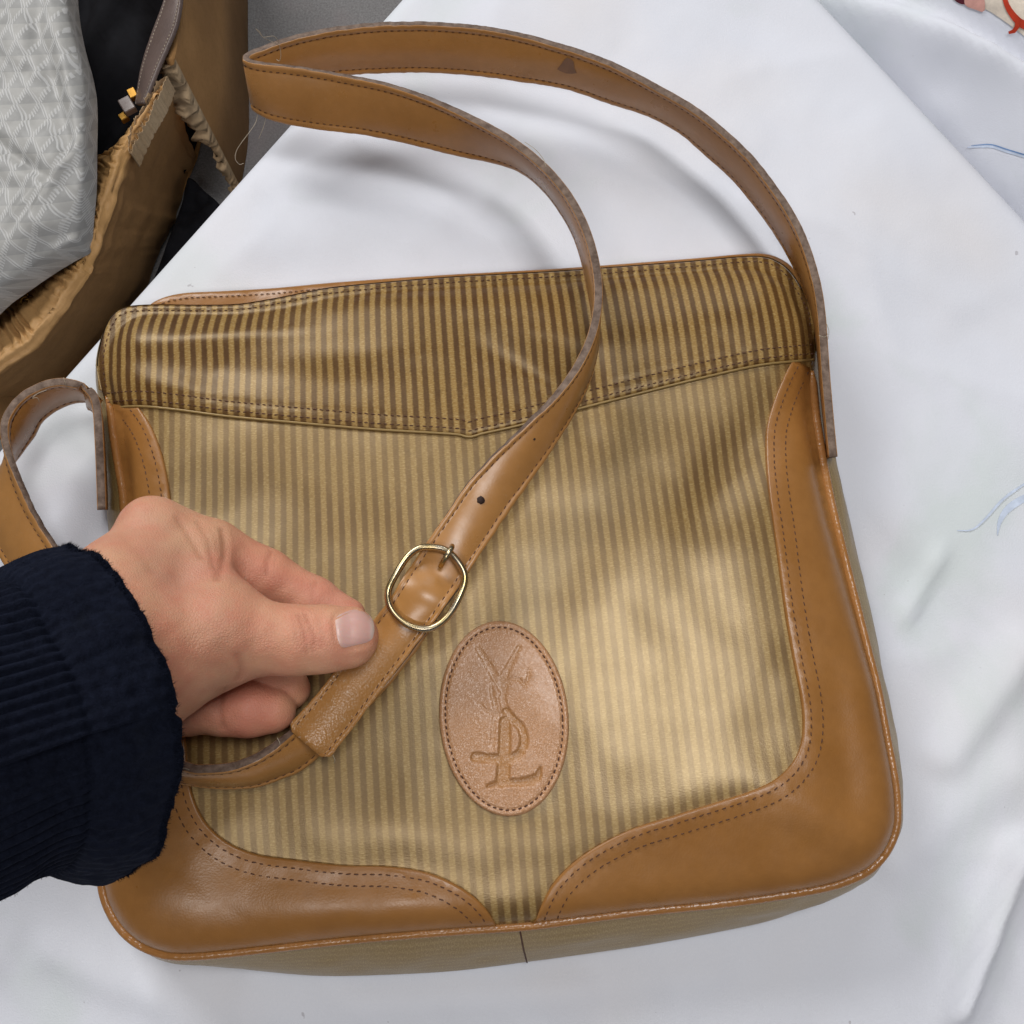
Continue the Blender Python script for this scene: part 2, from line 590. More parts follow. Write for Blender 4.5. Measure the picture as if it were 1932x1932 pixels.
def wrinkle(x, y):
    u, v = proj(x, y, 0.0)
    z = 0.0024 * fbm(x * 9 + 3, y * 9, 11) + 0.0009 * fbm((x + y) * 30, (x - y) * 9, 5) + 0.0004 * fbm(x * 60, y * 40, 6) + 0.0022 * (0.5 - np.abs(fbm(x * 14 + 2.0 * y, y * 11 + 7, 8, 2)) ** 0.6)

    def crease(p, q, amp, w, taper=60):
        p = np.array(p, float); q = np.array(q, float); d = q - p; L = np.linalg.norm(d); d /= L
        s = (u - p[0]) * d[0] + (v - p[1]) * d[1]; r = (u - p[0]) * -d[1] + (v - p[1]) * d[0]
        m = sm(0, taper, s) * sm(0, taper, L - s)
        return amp * m * np.exp(-(r / w) ** 2)
    z = z + crease((1940, 1560), (1790, 1960), 0.0085, 24) + crease((1760, 1480), (1960, 1180), 0.005, 40)
    z = z + crease((1690, 1200), (1790, 1010), 0.0026, 16) + crease((1640, 1660), (1950, 1420), 0.0034, 55)
    z = z + crease((250, 1900), (1150, 1870), 0.002, 60) + crease((620, 1900), (1400, 1840), 0.0016, 35)
    z = z + crease((420, 470), (880, 420), 0.0014, 50) + crease((1180, 60), (1420, 330), 0.0012, 60)
    z = z + crease((1620, 200), (1850, 620), 0.0012, 60) + crease((40, 1780), (330, 1900), 0.0022, 40)
    return z


def table_cloth():
    n = 300; ext = 0.045; L = 0.80; R = 0.010
    s = np.concatenate([np.linspace(-0.30, -0.02, 12), np.linspace(-0.016, 0.02, 14), np.linspace(0.024, L, n - 26)])
    # s: distance in from the left edge (across N1), t: distance in from the right edge
    S, T = np.meshgrid(s, s, indexing='ij')

    def roll(d):
        # horizontal position and drop for a strip that runs over an edge at d = 0
        q = np.clip(-(d - R), 0, None)
        ang = np.clip(q / R, 0, math.pi / 2)
        hor = np.where(d > R, d, R - R * np.sin(ang))
        drop = np.where(d > R, 0, R - R * np.cos(ang)) + np.clip(q - R * math.pi / 2, 0, None)
        return hor, drop
    hs, ds = roll(S); ht, dt = roll(T)
    # solve position with given distances from both edge lines
    A = np.array([N1[:2], N2[:2]]); Ai = np.linalg.inv(A)
    x = APEX[0] + Ai[0, 0] * hs + Ai[0, 1] * ht
    y = APEX[1] + Ai[1, 0] * hs + Ai[1, 1] * ht
    z = wrinkle(x, y) * sm(0.0, 0.03, np.minimum(S, T)) - np.maximum(ds, dt)
    z = np.maximum(z, FLOOR_Z + 0.12)
    V = np.stack([x.ravel(), y.ravel(), z.ravel()], -1)
    N = len(s)
    idx = np.arange(N * N).reshape(N, N)
    F = np.stack([idx[:-1, :-1], idx[1:, :-1], idx[1:, 1:], idx[:-1, 1:]], -1).reshape(-1, 4)
    # orientation up
    p = V[F[len(F) // 2]]
    if np.cross(p[1] - p[0], p[2] - p[0])[2] < 0: F = F[:, ::-1]
    return mk('cloth_top', V, F.tolist(), M['cloth'], tc)


table_cloth()


def line_side(u, v, p, q):
    d = np.array(q, float) - np.array(p, float); d /= np.linalg.norm(d)
    return (u - p[0]) * -d[1] + (v - p[1]) * d[0], (u - p[0]) * d[0] + (v - p[1]) * d[1]


# bunched printed cloth hanging off the right-hand edge
def fold_h(u, v):
    r1, _ = line_side(u, v, (1560, -20), (1960, 235))      # ridge of the big fold
    r2, _ = line_side(u, v, (1585, 30), (1960, 440))       # valley below it
    r3, _ = line_side(u, v, (1640, 110), (1960, 500))
    r4, _ = line_side(u, v, (1700, -30), (1960, 150))
    z = -74 + 34 * sm(6, -120, r2) + 16 * sm(4, 70, r2) - 24 * np.exp(-((r2 + 4) / 15) ** 2)
    z = z + 6 * np.exp(-((r1 + 2) / 26) ** 2) - 7 * np.exp(-((r1 + 34) / 20) ** 2) + 4 * np.exp(-((r4 + 5) / 30) ** 2) - 5 * np.exp(-((r4 - 30) / 20) ** 2)
    z = z + 2.0 * fbm(u / 110, v / 110, 3, 2) + 0.8 * fbm((u - v) / 60, (u + v) / 200, 9, 2)
    return z


FS = Surf(fold_h, -0.062)
fo = sheet('cloth_fold', FS, cr([(1500, -80), (1750, -120), (2150, -120), (2150, 760), (1960, 700), (1830, 520), (1620, 310), (1450, 130)], step=25, closed=True),
           M['cloth'], tc, 0, 0.003, 3.0, 0.0)
M['print_blue'] = plain('pale_blue_print', (0.55, 0.62, 0.75), 0.85, 0, 0.1)
M['print_blue2'] = plain('blue_print', (0.17, 0.28, 0.50), 0.85, 0, 0.1)
M['print_red'] = plain('red_print', (0.45, 0.045, 0.02), 0.85, 0, 0.1)
M['print_pink'] = plain('pink_print', (0.62, 0.33, 0.28), 0.85, 0, 0.1)
M['print_cream'] = plain('cream_print', (0.66, 0.58, 0.49), 0.85, 0, 0.1)
M['print_maroon'] = plain('maroon_print', (0.10, 0.02, 0.03), 0.85, 0, 0.1)


def brush(name, surf, path, w, mat, off):
    p = cr(path, step=10)
    ww = np.interp(np.linspace(0, 1, len(p)), np.linspace(0, 1, len(w)), w)
    t = tangents(p); n = np.stack([-t[:, 1], t[:, 0]], -1)
    a = surf.at(*(p + n * ww[:, None] / 2).T, off); b = surf.at(*(p - n * ww[:, None] / 2).T, off)
    k = len(p)
    V = np.vstack([a, b]); F = [(i, i + 1, k + i + 1, k + i) for i in range(k - 1)]
    q = V[list(F[0])]
    if np.cross(q[1] - q[0], q[2] - q[0])[2] < 0: F = [f[::-1] for f in F]
    return mk(name, V, F, mat, tc)


TS = Surf(lambda u, v: 1000 * wrinkle(P(u, v, 0.0)[..., 0], P(u, v, 0.0)[..., 1]), 0.0)
brush('printed_stroke', TS, [(1806, 1001), (1835, 999), (1862, 976), (1895, 940), (1945, 905)], [1.5, 4, 5, 5, 3], M['print_blue'], 0.0003)
brush('printed_stroke', TS, [(1882, 1010), (1886, 985), (1900, 962), (1925, 944), (1955, 930)], [1.5, 9, 14, 14, 10], M['print_blue'], 0.0002)
brush('printed_stroke', FS, [(1825, 278), (1850, 276), (1872, 276), (1900, 285), (1950, 300)], [2, 6, 7, 6, 7], M['print_blue'], 0.0004)
brush('printed_stroke', FS, [(1832, 275), (1852, 273), (1872, 273), (1900, 282), (1950, 297)], [1, 2, 2.5, 2.5, 3], M['print_blue2'], 0.0006)
sheet('printed_petal', FS, cr([(1795, -30), (1815, 2), (1860, 18), (1895, 40), (1925, 62), (1960, 85), (2010, 60), (2010, -40)], step=8, closed=True), M['print_cream'], tc, 0.0006, 0.00002, 2.0, 0)
sheet('printed_petal', FS, cr([(1785, -30), (1798, -3), (1815, 8), (1830, 3), (1838, -30)], step=6, closed=True), M['print_maroon'], tc, 0.0009, 0.00002, 2.0, 0)
sheet('printed_petal', FS, cr([(1826, -20), (1820, 8), (1840, 18), (1856, 22), (1858, 5), (1850, -25)], step=6, closed=True), M['print_pink'], tc, 0.0012, 0.00002, 2.0, 0)
brush('printed_stroke', FS, [(1890, -30), (1899, 8), (1914, 32), (1930, 46), (1960, 55)], [8, 9, 12, 16, 18], M['print_red'], 0.0014)
brush('printed_stroke', FS, [(1917, 30), (1920, 46), (1914, 58), (1903, 62)], [8, 9, 9, 5], M['print_red'], 0.0017)

# ================================================================== HANDBAG
bag = empty('handbag', tuple(P(900, 1200, 0.0)))
tag(bag, 'tan leather and striped canvas shoulder bag lying on its back on the white cloth', 'handbag')
UVR = math.radians(5.0)

FB = [  # front rim, matching point of the back rim (picture positions)
    ((183, 690), (200, 705)), ((188, 650), (212, 665)), ((200, 612), (232, 635)), ((217, 588), (255, 620)), ((245, 577), (285, 612)),
    ((300, 574), (330, 608)), ((380, 575), (400, 605)), ((450, 573), (460, 603)), ((520, 562), (530, 597)), ((580, 550), (590, 590)), ((640, 540), (650, 580)),
    ((830, 523), (830, 565)), ((1060, 510), (1050, 552)), ((1300, 492), (1280, 535)), ((1390, 484), (1370, 528)), ((1435, 483), (1415, 530)), ((1465, 491), (1445, 540)),
    ((1492, 512), (1475, 560)), ((1520, 555), (1505, 595)), ((1538, 592), (1525, 630)), ((1538, 640), (1535, 670)),
    ((1532, 700), (1543, 730)), ((1538, 770), (1554, 795)), ((1545, 820), (1567, 850)), ((1562, 920), (1592, 935)), ((1585, 1020), (1618, 1050)), ((1610, 1120), (1640, 1160)),
    ((1635, 1220), (1661, 1260)), ((1655, 1300), (1675, 1330)), ((1670, 1380), (1687, 1400)), ((1685, 1460), (1695, 1470)),
    ((1691, 1510), (1696, 1515)), ((1690, 1560), (1690, 1556)), ((1672, 1605), (1665, 1606)), ((1640, 1640), (1635, 1648)), ((1600, 1660), (1600, 1680)), ((1550, 1675), (1552, 1700)),
    ((1450, 1692), (1460, 1735)), ((1350, 1705), (1362, 1757)), ((1200, 1720), (1220, 1783)), ((1060, 1738), (1075, 1804)), ((985, 1747), (1000, 1814)),
    ((850, 1756), (855, 1832)), ((700, 1768), (700, 1840)), ((600, 1778), (600, 1841)), ((500, 1789), (510, 1834)), ((400, 1800), (415, 1823)),
    ((340, 1803), (355, 1812)), ((300, 1797), (318, 1800)), ((255, 1776), (280, 1776)), ((220, 1740), (245, 1740)), ((197, 1690), (220, 1690)), ((190, 1630), (210, 1630)),
    ((190, 1560), (208, 1560)), ((205, 1380), (205, 1380)), ((222, 1200), (210, 1200)), ((232, 1050), (208, 1050)), ((234, 950), (202, 960)),
    ((224, 880), (196, 895)), ((214, 820), (191, 830)), ((207, 765), (190, 775)), ((192, 728), (193, 740))]
LOOP = cr([a + b for a, b in FB], n=421, closed=True)
RIM = LOOP[:, :2]
BACK = LOOP[:, 2:]


def dent(u, v, u0, v0, su, sv, ang, amp):
    c, s = math.cos(math.radians(ang)), math.sin(math.radians(ang))
    a = ((u - u0) * c + (v - v0) * s) / su; b = (-(u - u0) * s + (v - v0) * c) / sv
    return amp * np.exp(-a * a - b * b)


_RIMC = RIM[::2]


def bag_h(u, v):
    sh = np.shape(u); uu = np.ravel(u); vv = np.ravel(v)
    z = 25 + 15 * sm(480, 1600, vv)
    z = z + 5.0 * np.clip(1 - ((uu - 920) / 760) ** 2 - ((vv - 1180) / 680) ** 2, 0, 1)
    pts = np.stack([uu, vv], -1)
    d = seg_dist(pts, _RIMC, True) * np.where(inside(pts, _RIMC), 1, -1) / 5.2
    topw = sm(760, 640, vv)
    roll = 6.5 * np.exp(-np.clip(d, -2, 99) / 8.0) * topw + (4.0 * np.exp(-np.clip(d, -2, 99) / 4.5) + 5.5 * np.exp(-np.clip(d, -2, 99) / 17.0)) * (1 - topw)
    z = z - roll
    # yoke folds and creases
    z = z + dent(uu, vv, 985, 672, 180, 60, 30, -4.2) + dent(uu, vv, 905, 590, 200, 44, 14, 2.0) + dent(uu, vv, 700, 660, 230, 40, -8, 1.3)
    z = z + dent(uu, vv, 1060, 740, 80, 35, 40, -1.5) + dent(uu, vv, 480, 690, 260, 34, 4, -1.4) + dent(uu, vv, 400, 620, 190, 22, -3, 1.2)
    z = z + dent(uu, vv, 1300, 600, 220, 50, -8, 1.5) + dent(uu, vv, 300, 720, 100, 30, 12, 1.2)
    # body: hollow by the right-hand patch, soft swellings
    z = z + dent(uu, vv, 1395, 870, 150, 60, -48, -4.6) + dent(uu, vv, 1250, 1010, 170, 70, -50, 1.6) + dent(uu, vv, 1420, 1060, 90, 190, 0, 1.2)
    z = z + dent(uu, vv, 560, 980, 260, 90, 16, -1.6) + dent(uu, vv, 700, 1640, 420, 60, 2, -1.6) + dent(uu, vv, 1300, 1500, 260, 60, -14, 1.6)
    z = z + dent(uu, vv, 1530, 1545, 130, 42, 30, 2.4) + dent(uu, vv, 1400, 1620, 180, 60, -12, -0.8) + dent(uu, vv, 1580, 1380, 40, 150, -6, -1.5)
    z = z + dent(uu, vv, 330, 1640, 90, 120, 20, 1.0) + dent(uu, vv, 700, 1712, 200, 40, -4, 0.7) + dent(uu, vv, 480, 1690, 110, 70, -40, -0.6)
    z = z + 0.45 * fbm(uu / 130, vv / 130, 21, 2) + 0.05 * fbm(uu / 40, vv / 40, 33, 2)
    return z.reshape(sh)


BS = Surf(bag_h, 0.033)
YSEAM = cr([(200, 768), (260, 764), (330, 770), (430, 783), (560, 795), (700, 807), (800, 813), (862, 817), (886, 822), (912, 815), (980, 800), (1080, 772),
            (1200, 741), (1330, 709), (1430, 687), (1500, 679), (1536, 676)], step=9)
rim_dense = RIM


def rim_part(v_test):
    return rim_dense[v_test(rim_dense[:, 0], rim_dense[:, 1])]


# body of the face (everything below the seam of the top panel, tucked under it)
body_rim = [tuple(p) for p in cr([a for a, b in FB[20:]] + [FB[0][0]], step=9)]
body_poly = np.array(body_rim + [(186, 735), (400, 735), (880, 770), (1100, 735), (1400, 650)])
sheet('front_panel', BS, body_poly, M['stripe'], bag, 0.0, 0.004, 2.4, 0.0, uvrot=UVR)

# top panel with turned hem
top_rim = cr([(190, 735), (183, 690), (188, 650), (200, 612), (217, 588), (245, 577), (300, 574), (380, 575), (450, 573), (520, 562), (580, 550), (640, 540),
              (830, 523), (1060, 510), (1300, 492), (1390, 484), (1435, 483), (1465, 491), (1492, 512), (1520, 555), (1538, 592), (1538, 640)], step=9)
top_poly = np.vstack([top_rim, YSEAM[::-1]])


def hem(u, v, d):
    ds = seg_dist(np.stack([u, v], -1), YSEAM) / 5.2
    z = -0.28 * np.exp(-((ds - 1.7) / 0.9) ** 2) - 0.28 * np.exp(-((ds - 5.0) / 0.9) ** 2)
    z = z + 0.03 * np.sin(u / 5.2) * np.exp(-((ds - 3.3) / 2.2) ** 2)
    dt = seg_dist(np.stack([u, v], -1), top_rim) / 5.2
    return z - 0.3 * np.exp(-((dt - 2.2) / 0.8) ** 2)


yoke = sheet('top_panel', BS, top_poly, M['stripe_dark'], bag, 0.0016, 0.003, 1.5, 0.0009, zmod=hem, uvrot=UVR)
V = []; F = []
for o_, yw in ((9, 0.1), (26, -0.1)):
    pp = off_poly(YSEAM, -o_); q = BS.at(pp[:, 0], pp[:, 1], 0.00155)
    stitch_geo(V, F, q, BS.nor(q), 0.0024, 0.0017, 0.00022, 0.00028, yw)
pp = off_poly(top_rim, 11); q = BS.at(pp[:, 0], pp[:, 1], 0.00145)
stitch_geo(V, F, q, BS.nor(q), 0.0023, 0.0016, 0.00022, 0.00028)
tag(mk('stitching', V, F, M['thread'], yoke), kind='stuff')
# folded edge that shows as a pale cord under the hem
q = off_poly(YSEAM, 2.5); q = BS.at(q[:, 0], q[:, 1], 0.0006)
tube('hem_edge', q, 0.00055, M['gusset'], yoke, 6)

# back edge of the opening, a slip of leather behind the top panel
sl = cr([(268, 582), (300, 562), (345, 551), (420, 547), (520, 541), (640, 530), (830, 517), (1060, 504), (1300, 486), (1390, 478), (1438, 476), (1470, 484), (1500, 506), (1528, 552)], step=9)
sl_in = off_poly(sl, 46)
lip = Surf(lambda u, v: bag_h(u, v) * 0 + 14.0 - 2 * sm(560, 500, v) + 0.5 * fbm(u / 60, v / 60, 4), 0.017)
bl = sheet('back_edge', lip, np.vstack([sl, sl_in[::-1]]), M['patch'], bag, 0.0, 0.012, 2.0, 0.0010)
V = []; F = []
pp = off_poly(sl, 12)[:80]; q = lip.at(pp[:, 0], pp[:, 1], 0.0003)
stitch_geo(V, F, q, lip.nor(q), 0.0023, 0.0016, 0.0002, 0.00025)
tag(mk('stitching', V, F, M['thread'], bl), kind='stuff')

# side wall all round, from the front rim down to the back panel
rim3 = BS.at(RIM[:, 0], RIM[:, 1], -0.0006)
back3 = P(BACK[:, 0], BACK[:, 1], np.full(len(BACK), 0.004))
n = len(rim3); K = 9
cen = np.array([rim3[:, 0].mean(), rim3[:, 1].mean(), 0])
outd = back3 * [1, 1, 0] - cen; outd /= np.linalg.norm(outd, axis=1, keepdims=True)
V = []; UV = []
arc = np.concatenate([[0], np.cumsum(np.linalg.norm(np.diff(rim3, axis=0), axis=1))])
for k in range(K):
    t = k / (K - 1)
    r = rim3 * (1 - t) + back3 * t
    r = r + outd * (0.0022 * math.sin(math.pi * t)) + outd * (0.0007 * fbm(arc * 60 + 9, arc * 0 + t * 3, 8))[:, None] * math.sin(math.pi * t)
    V.append(r); UV.append(np.stack([arc, np.full(n, t * 0.04)], -1))
V = np.vstack(V); UV = np.vstack(UV)
F = [(k * n + i, (k + 1) * n + i, (k + 1) * n + (i + 1) % n, k * n + (i + 1) % n) for k in range(K - 1) for i in range(n)]
gus = mk('gusset', V, F, M['gusset'], bag, uv=UV[:, ::-1] * [1, 1])
mk('back_panel', np.vstack([back3 - [0, 0, 0.003]]), [tuple(range(n))], M['stripe'], bag, uv=back3[:, :2])
# seam across the bottom of the gusset
i0 = int(np.argmin(np.abs(RIM[:, 0] - 984) + 5 * (RIM[:, 1] < 1700) * 1000))
seam = np.array([V[k * n + i0] for k in range(K)]) + outd[i0] * 0.0002
tube('gusset_seam', seam, 0.00028, M['thread'], gus, 6)

# piping round the face
pipe_px = cr([a for a, b in FB[21:]], step=7)[:-3]
pc = BS.at(pipe_px[:, 0], pipe_px[:, 1], 0.0004)
rr = 0.00165 * np.minimum(1, np.minimum(np.arange(len(pc)) + 1, len(pc) - np.arange(len(pc))) / 6.0 + 0.25)
tube('piping', pc, rr, M['piping'], bag, 14)

# leather corner patches
inR = cr([(1497, 676), (1478, 715), (1460, 760), (1447, 810), (1446, 870), (1452, 930), (1462, 1000), (1472, 1080), (1483, 1160), (1497, 1240), (1511, 1310),
          (1516, 1360), (1512, 1405), (1496, 1440), (1465, 1470), (1420, 1492), (1350, 1515), (1270, 1540), (1200, 1562), (1140, 1590), (1090, 1622), (1050, 1660), (1028, 1695), (1009, 1742)], step=7)
inL = cr([(256, 762), (282, 800), (302, 850), (314, 900), (321, 950), (328, 1010), (334, 1100), (340, 1220), (345, 1340), (352, 1440), (362, 1500), (385, 1550), (425, 1588), (480, 1612),
          (560, 1624), (650, 1634), (730, 1636), (800, 1646), (850, 1665), (890, 1690), (918, 1718), (938, 1750)], step=7)


def rim_between(u0, v0, u1, v1, shift):
    a = int(np.argmin(((RIM - [u0, v0]) ** 2).sum(1))); b = int(np.argmin(((RIM - [u1, v1]) ** 2).sum(1)))
    idx = np.arange(a, b + 1) if a <= b else np.concatenate([np.arange(a, n), np.arange(0, b + 1)])
    p = RIM[idx]
    return off_poly(p, shift)


for inner, ends, side in ((inR, (1532, 690, 1009, 1746), 'R'), (inL, (938, 1752, 207, 765), 'L')):
    rp = rim_between(*ends, 3)
    if side == 'R': poly = np.vstack([rp, inner[::-1][1:]]); sgn = -1
    else: poly = np.vstack([rp, inner[1:]]); sgn = 1
    pt = sheet('corner_patch', BS, poly[::1], M['patch'], bag, 0.0013, 0.0016, 2.0, 0.0005,
               zmod=lambda u, v, d: -0.35 * np.exp(-((seg_dist(np.stack([u, v], -1), inner) / 5.3 - 2.9) / 0.5) ** 2) - 0.3 * np.exp(-((seg_dist(np.stack([u, v], -1), inner) / 5.3 - 7.0) / 0.5) ** 2))
    V = []; F = []
    for o_ in (15, 37):
        pp = off_poly(inner, sgn * o_)
        pp = pp[inside(pp, poly)]
        q = BS.at(pp[:, 0], pp[:, 1], 0.00125)
        stitch_geo(V, F, q, BS.nor(q), 0.0026, 0.0018, 0.00022, 0.00028, 0.08)
    tag(mk('stitching', V, F, M['thread'], pt), kind='stuff')

# oval patch with the pressed monogram
th = np.linspace(0, 2 * math.pi, 150, endpoint=False)
ax, bx, rot = 122.5, 185.0, math.radians(3.6)


def ell(k, d=0.0):
    a, b = ax - d, bx - d
    x = a * np.cos(th); y = b * np.sin(th)
    return np.stack([951 + x * math.cos(rot) - y * math.sin(rot) * -1 * -1, 1356 + x * math.sin(rot) + y * math.cos(rot)], -1) if k else None


def oval_px(d=0.0):
    x = (ax - d) * np.cos(th); y = (bx - d) * np.sin(th)
    c, s = math.cos(rot), math.sin(rot)
    return np.stack([951 + x * c + y * s, 1356 - x * s * 0.5 + y * c], -1)


def zr(pts):
    p = np.array(pts, float)
    return np.stack([800.8 + 0.2104 * p[:, 0], 1144.9 + 0.2104 * p[:, 1]], -1)


LOGO = [  # stroke, half width at both ends (zoom px), depth mm
    ([(480, 375), (560, 500), (640, 640), (705, 740)], (26, 40), 0.30),
    ([(850, 360), (785, 480), (730, 590), (700, 660)], (20, 38), 0.34),
    ([(935, 560), (928, 640), (893, 715)], (9, 16), 0.34),
    ([(893, 705), (850, 655), (790, 648), (740, 690), (708, 770), (705, 850), (735, 935)], (16, 40), 0.34),
    ([(600, 700), (612, 800), (640, 900)], (16, 24), 0.26),
    ([(505, 875), (560, 930), (640, 965), (720, 960)], (9, 22), 0.30),
    ([(640, 960), (622, 1080), (605, 1240)], (26, 22), 0.18),
    ([(735, 935), (800, 1015), (862, 1080), (890, 1160), (888, 1240), (850, 1315), (780, 1362)], (34, 42), 0.85),
    ([(780, 1362), (700, 1362), (600, 1362), (458, 1348)], (40, 46), 0.85),
    ([(722, 1030), (720, 1200), (712, 1400), (700, 1560)], (52, 62), 0.85),
    ([(575, 1608), (640, 1590), (760, 1578), (900, 1568), (985, 1550)], (20, 46), 0.9),
    ([(985, 1550), (1020, 1515), (1042, 1440)], (46, 10), 0.9)]
LOGO = [(cr(zr(p), step=3), w, dp) for p, w, dp in LOGO]
RIDGE = []
OV = oval_px()
OVS = oval_px(12.0)


def press(u, v, d, only=False):
    pts = np.stack([u, v], -1)
    z = np.zeros(len(u))
    for path, (w0, w1), dp in LOGO:
        best = np.full(len(u), 1e9); L = len(path)
        for i in range(L):
            w = (w0 + (w1 - w0) * i / (L - 1)) * 0.2104
            np.minimum(best, np.hypot(u - path[i, 0], v - path[i, 1]) - w, out=best)
        z = np.minimum(z, -1.15 * dp * sm(0.9, -1.5, best))
    if only: return z
    for path, w, dp in RIDGE:
        z = z + dp * np.exp(-(seg_dist(pts, path) / (w * 1.6)) ** 2)
    ds = seg_dist(pts, OVS, True)
    ins = inside(pts, OVS)
    z = z - 0.5 * np.exp(-(ds / 2.6) ** 2) + np.where(ins, 0, 0.15)
    z = z + np.where(ins, 0.022 * fbm(u / 3.0, v / 3.0, 51, 2) + 0.02 * fbm(u / 22, v / 22, 52, 2), 0.05 * fbm(u / 4, v / 4, 53, 2))
    return z


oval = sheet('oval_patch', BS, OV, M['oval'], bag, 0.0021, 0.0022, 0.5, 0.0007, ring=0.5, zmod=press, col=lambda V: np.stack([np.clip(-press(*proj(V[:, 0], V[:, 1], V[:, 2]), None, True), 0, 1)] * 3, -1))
oval['label'] = 'oval leather patch pressed with an interlaced monogram'
V = []; F = []
cl = np.vstack([OVS, OVS[:1]])
q = BS.at(cl[:, 0], cl[:, 1], 0.0019)
stitch_geo(V, F, q, BS.nor(q), 0.0021, 0.0016, 0.00028, 0.00034, 0.12)
tag(mk('stitching', V, F, M['thread'], oval), kind='stuff')


# ---------------------------------------------------------------- shoulder strap
def strap_edges(ctrl):
    """ctrl rows: (uT, vT, zT) with a drop straight down, or (uT, vT, zT, uB, vB, zB); mm heights."""
    T = []; B = []
    for c in ctrl:
        t = P(c[0], c[1], c[2] * 1e-3)
        if len(c) == 3: b = t - [0, 0, 0.0200]
        else: b = P(c[3], c[4], c[5] * 1e-3)
        T.append(t); B.append(b)
    pb = cr(np.hstack([np.array(T), np.array(B)]), step=0.0024)
    return pb[:, :3], pb[:, 3:]


def strap(name, ctrl, parent, thick=0.0031, mats=None, tip=False, rough=0.0002):
    T, B = strap_edges(ctrl)
    n = len(T)
    mid = (T + B) / 2
    tg = tangents(mid)
    w = B - T; wid = np.linalg.norm(w, axis=1); wd = w / wid[:, None]
    nn = np.cross(tg, wd); nn /= np.linalg.norm(nn, axis=1, keepdims=True)
    h = thick / 2
    prof = [(0.0, .86), (0.012, 1.0), (0.085, 1.0), (0.112, .78), (0.14, 1.0), (0.5, 1.02), (0.86, 1.0), (0.888, .78), (0.915, 1.0), (0.988, 1.0), (1.0, .86)]
    prof = prof + [(a, -b) for a, b in prof[::-1]]
    m = len(prof)
    V = []; mi = []
    s = np.arange(n) * 0.0024
    e0 = rough * fbm(s * 260, s * 0 + 1.5, 61, 3); e1 = rough * fbm(s * 260, s * 0 + 7.5, 62, 3)
    if tip:   # rounded corners at the end
        dl = (n - 1 - np.arange(n)) * 0.0024
        ins = np.where(dl < 0.004, 0.0022 * (1 - np.sqrt(np.clip(1 - ((0.004 - dl) / 0.004) ** 2, 0, 1))), 0)
        e0 = e0 + ins; e1 = e1 - ins
    for a, b in prof:
        ee = e0 * (1 - a) ** 3 + e1 * a ** 3
        V.append(T + w * a + wd * ee[:, None] + nn * (b * h))
    V = np.stack(V, 1).reshape(-1, 3)
    F = []
    for i in range(n - 1):
        for k in range(m):
            l = (k + 1) % m
            F.append((i * m + k, i * m + l, (i + 1) * m + l, (i + 1) * m + k))
            mi.append(1 if k in (10, 21) else 0)
    F.append(tuple(range(m))); mi.append(1)
    F.append(tuple((n - 1) * m + k for k in range(m))[::-1]); mi.append(1)
    mu, mv = proj(mid[:, 0], mid[:, 1], mid[:, 2])
    wear = np.repeat(sm(1150, 1290, mv) * (mu > 540) * (mid[:, 2] > 0.05) * (1.0 if tip else 0.0) + 0.12, m)
    o = mk(name, V, F, mats or [M['strap'], M['raw']], parent, midx=mi, col=np.stack([wear] * 3, -1))
    bm = bmesh.new(); bm.from_mesh(o.data); bmesh.ops.recalc_face_normals(bm, faces=bm.faces); bm.to_mesh(o.data); bm.free()
    VV = []; FF = []
    for a in (0.112, 0.888):
        for sg in (1, -1):
            q = T + w * a + nn * (sg * h * 0.80)
            stitch_geo(VV, FF, q, nn * sg, 0.0027, 0.0019, 0.00026, 0.00034, 0.15)
    tag(mk('stitching', VV, FF, M['thread'], o), kind='stuff')
    return o, T, B, nn


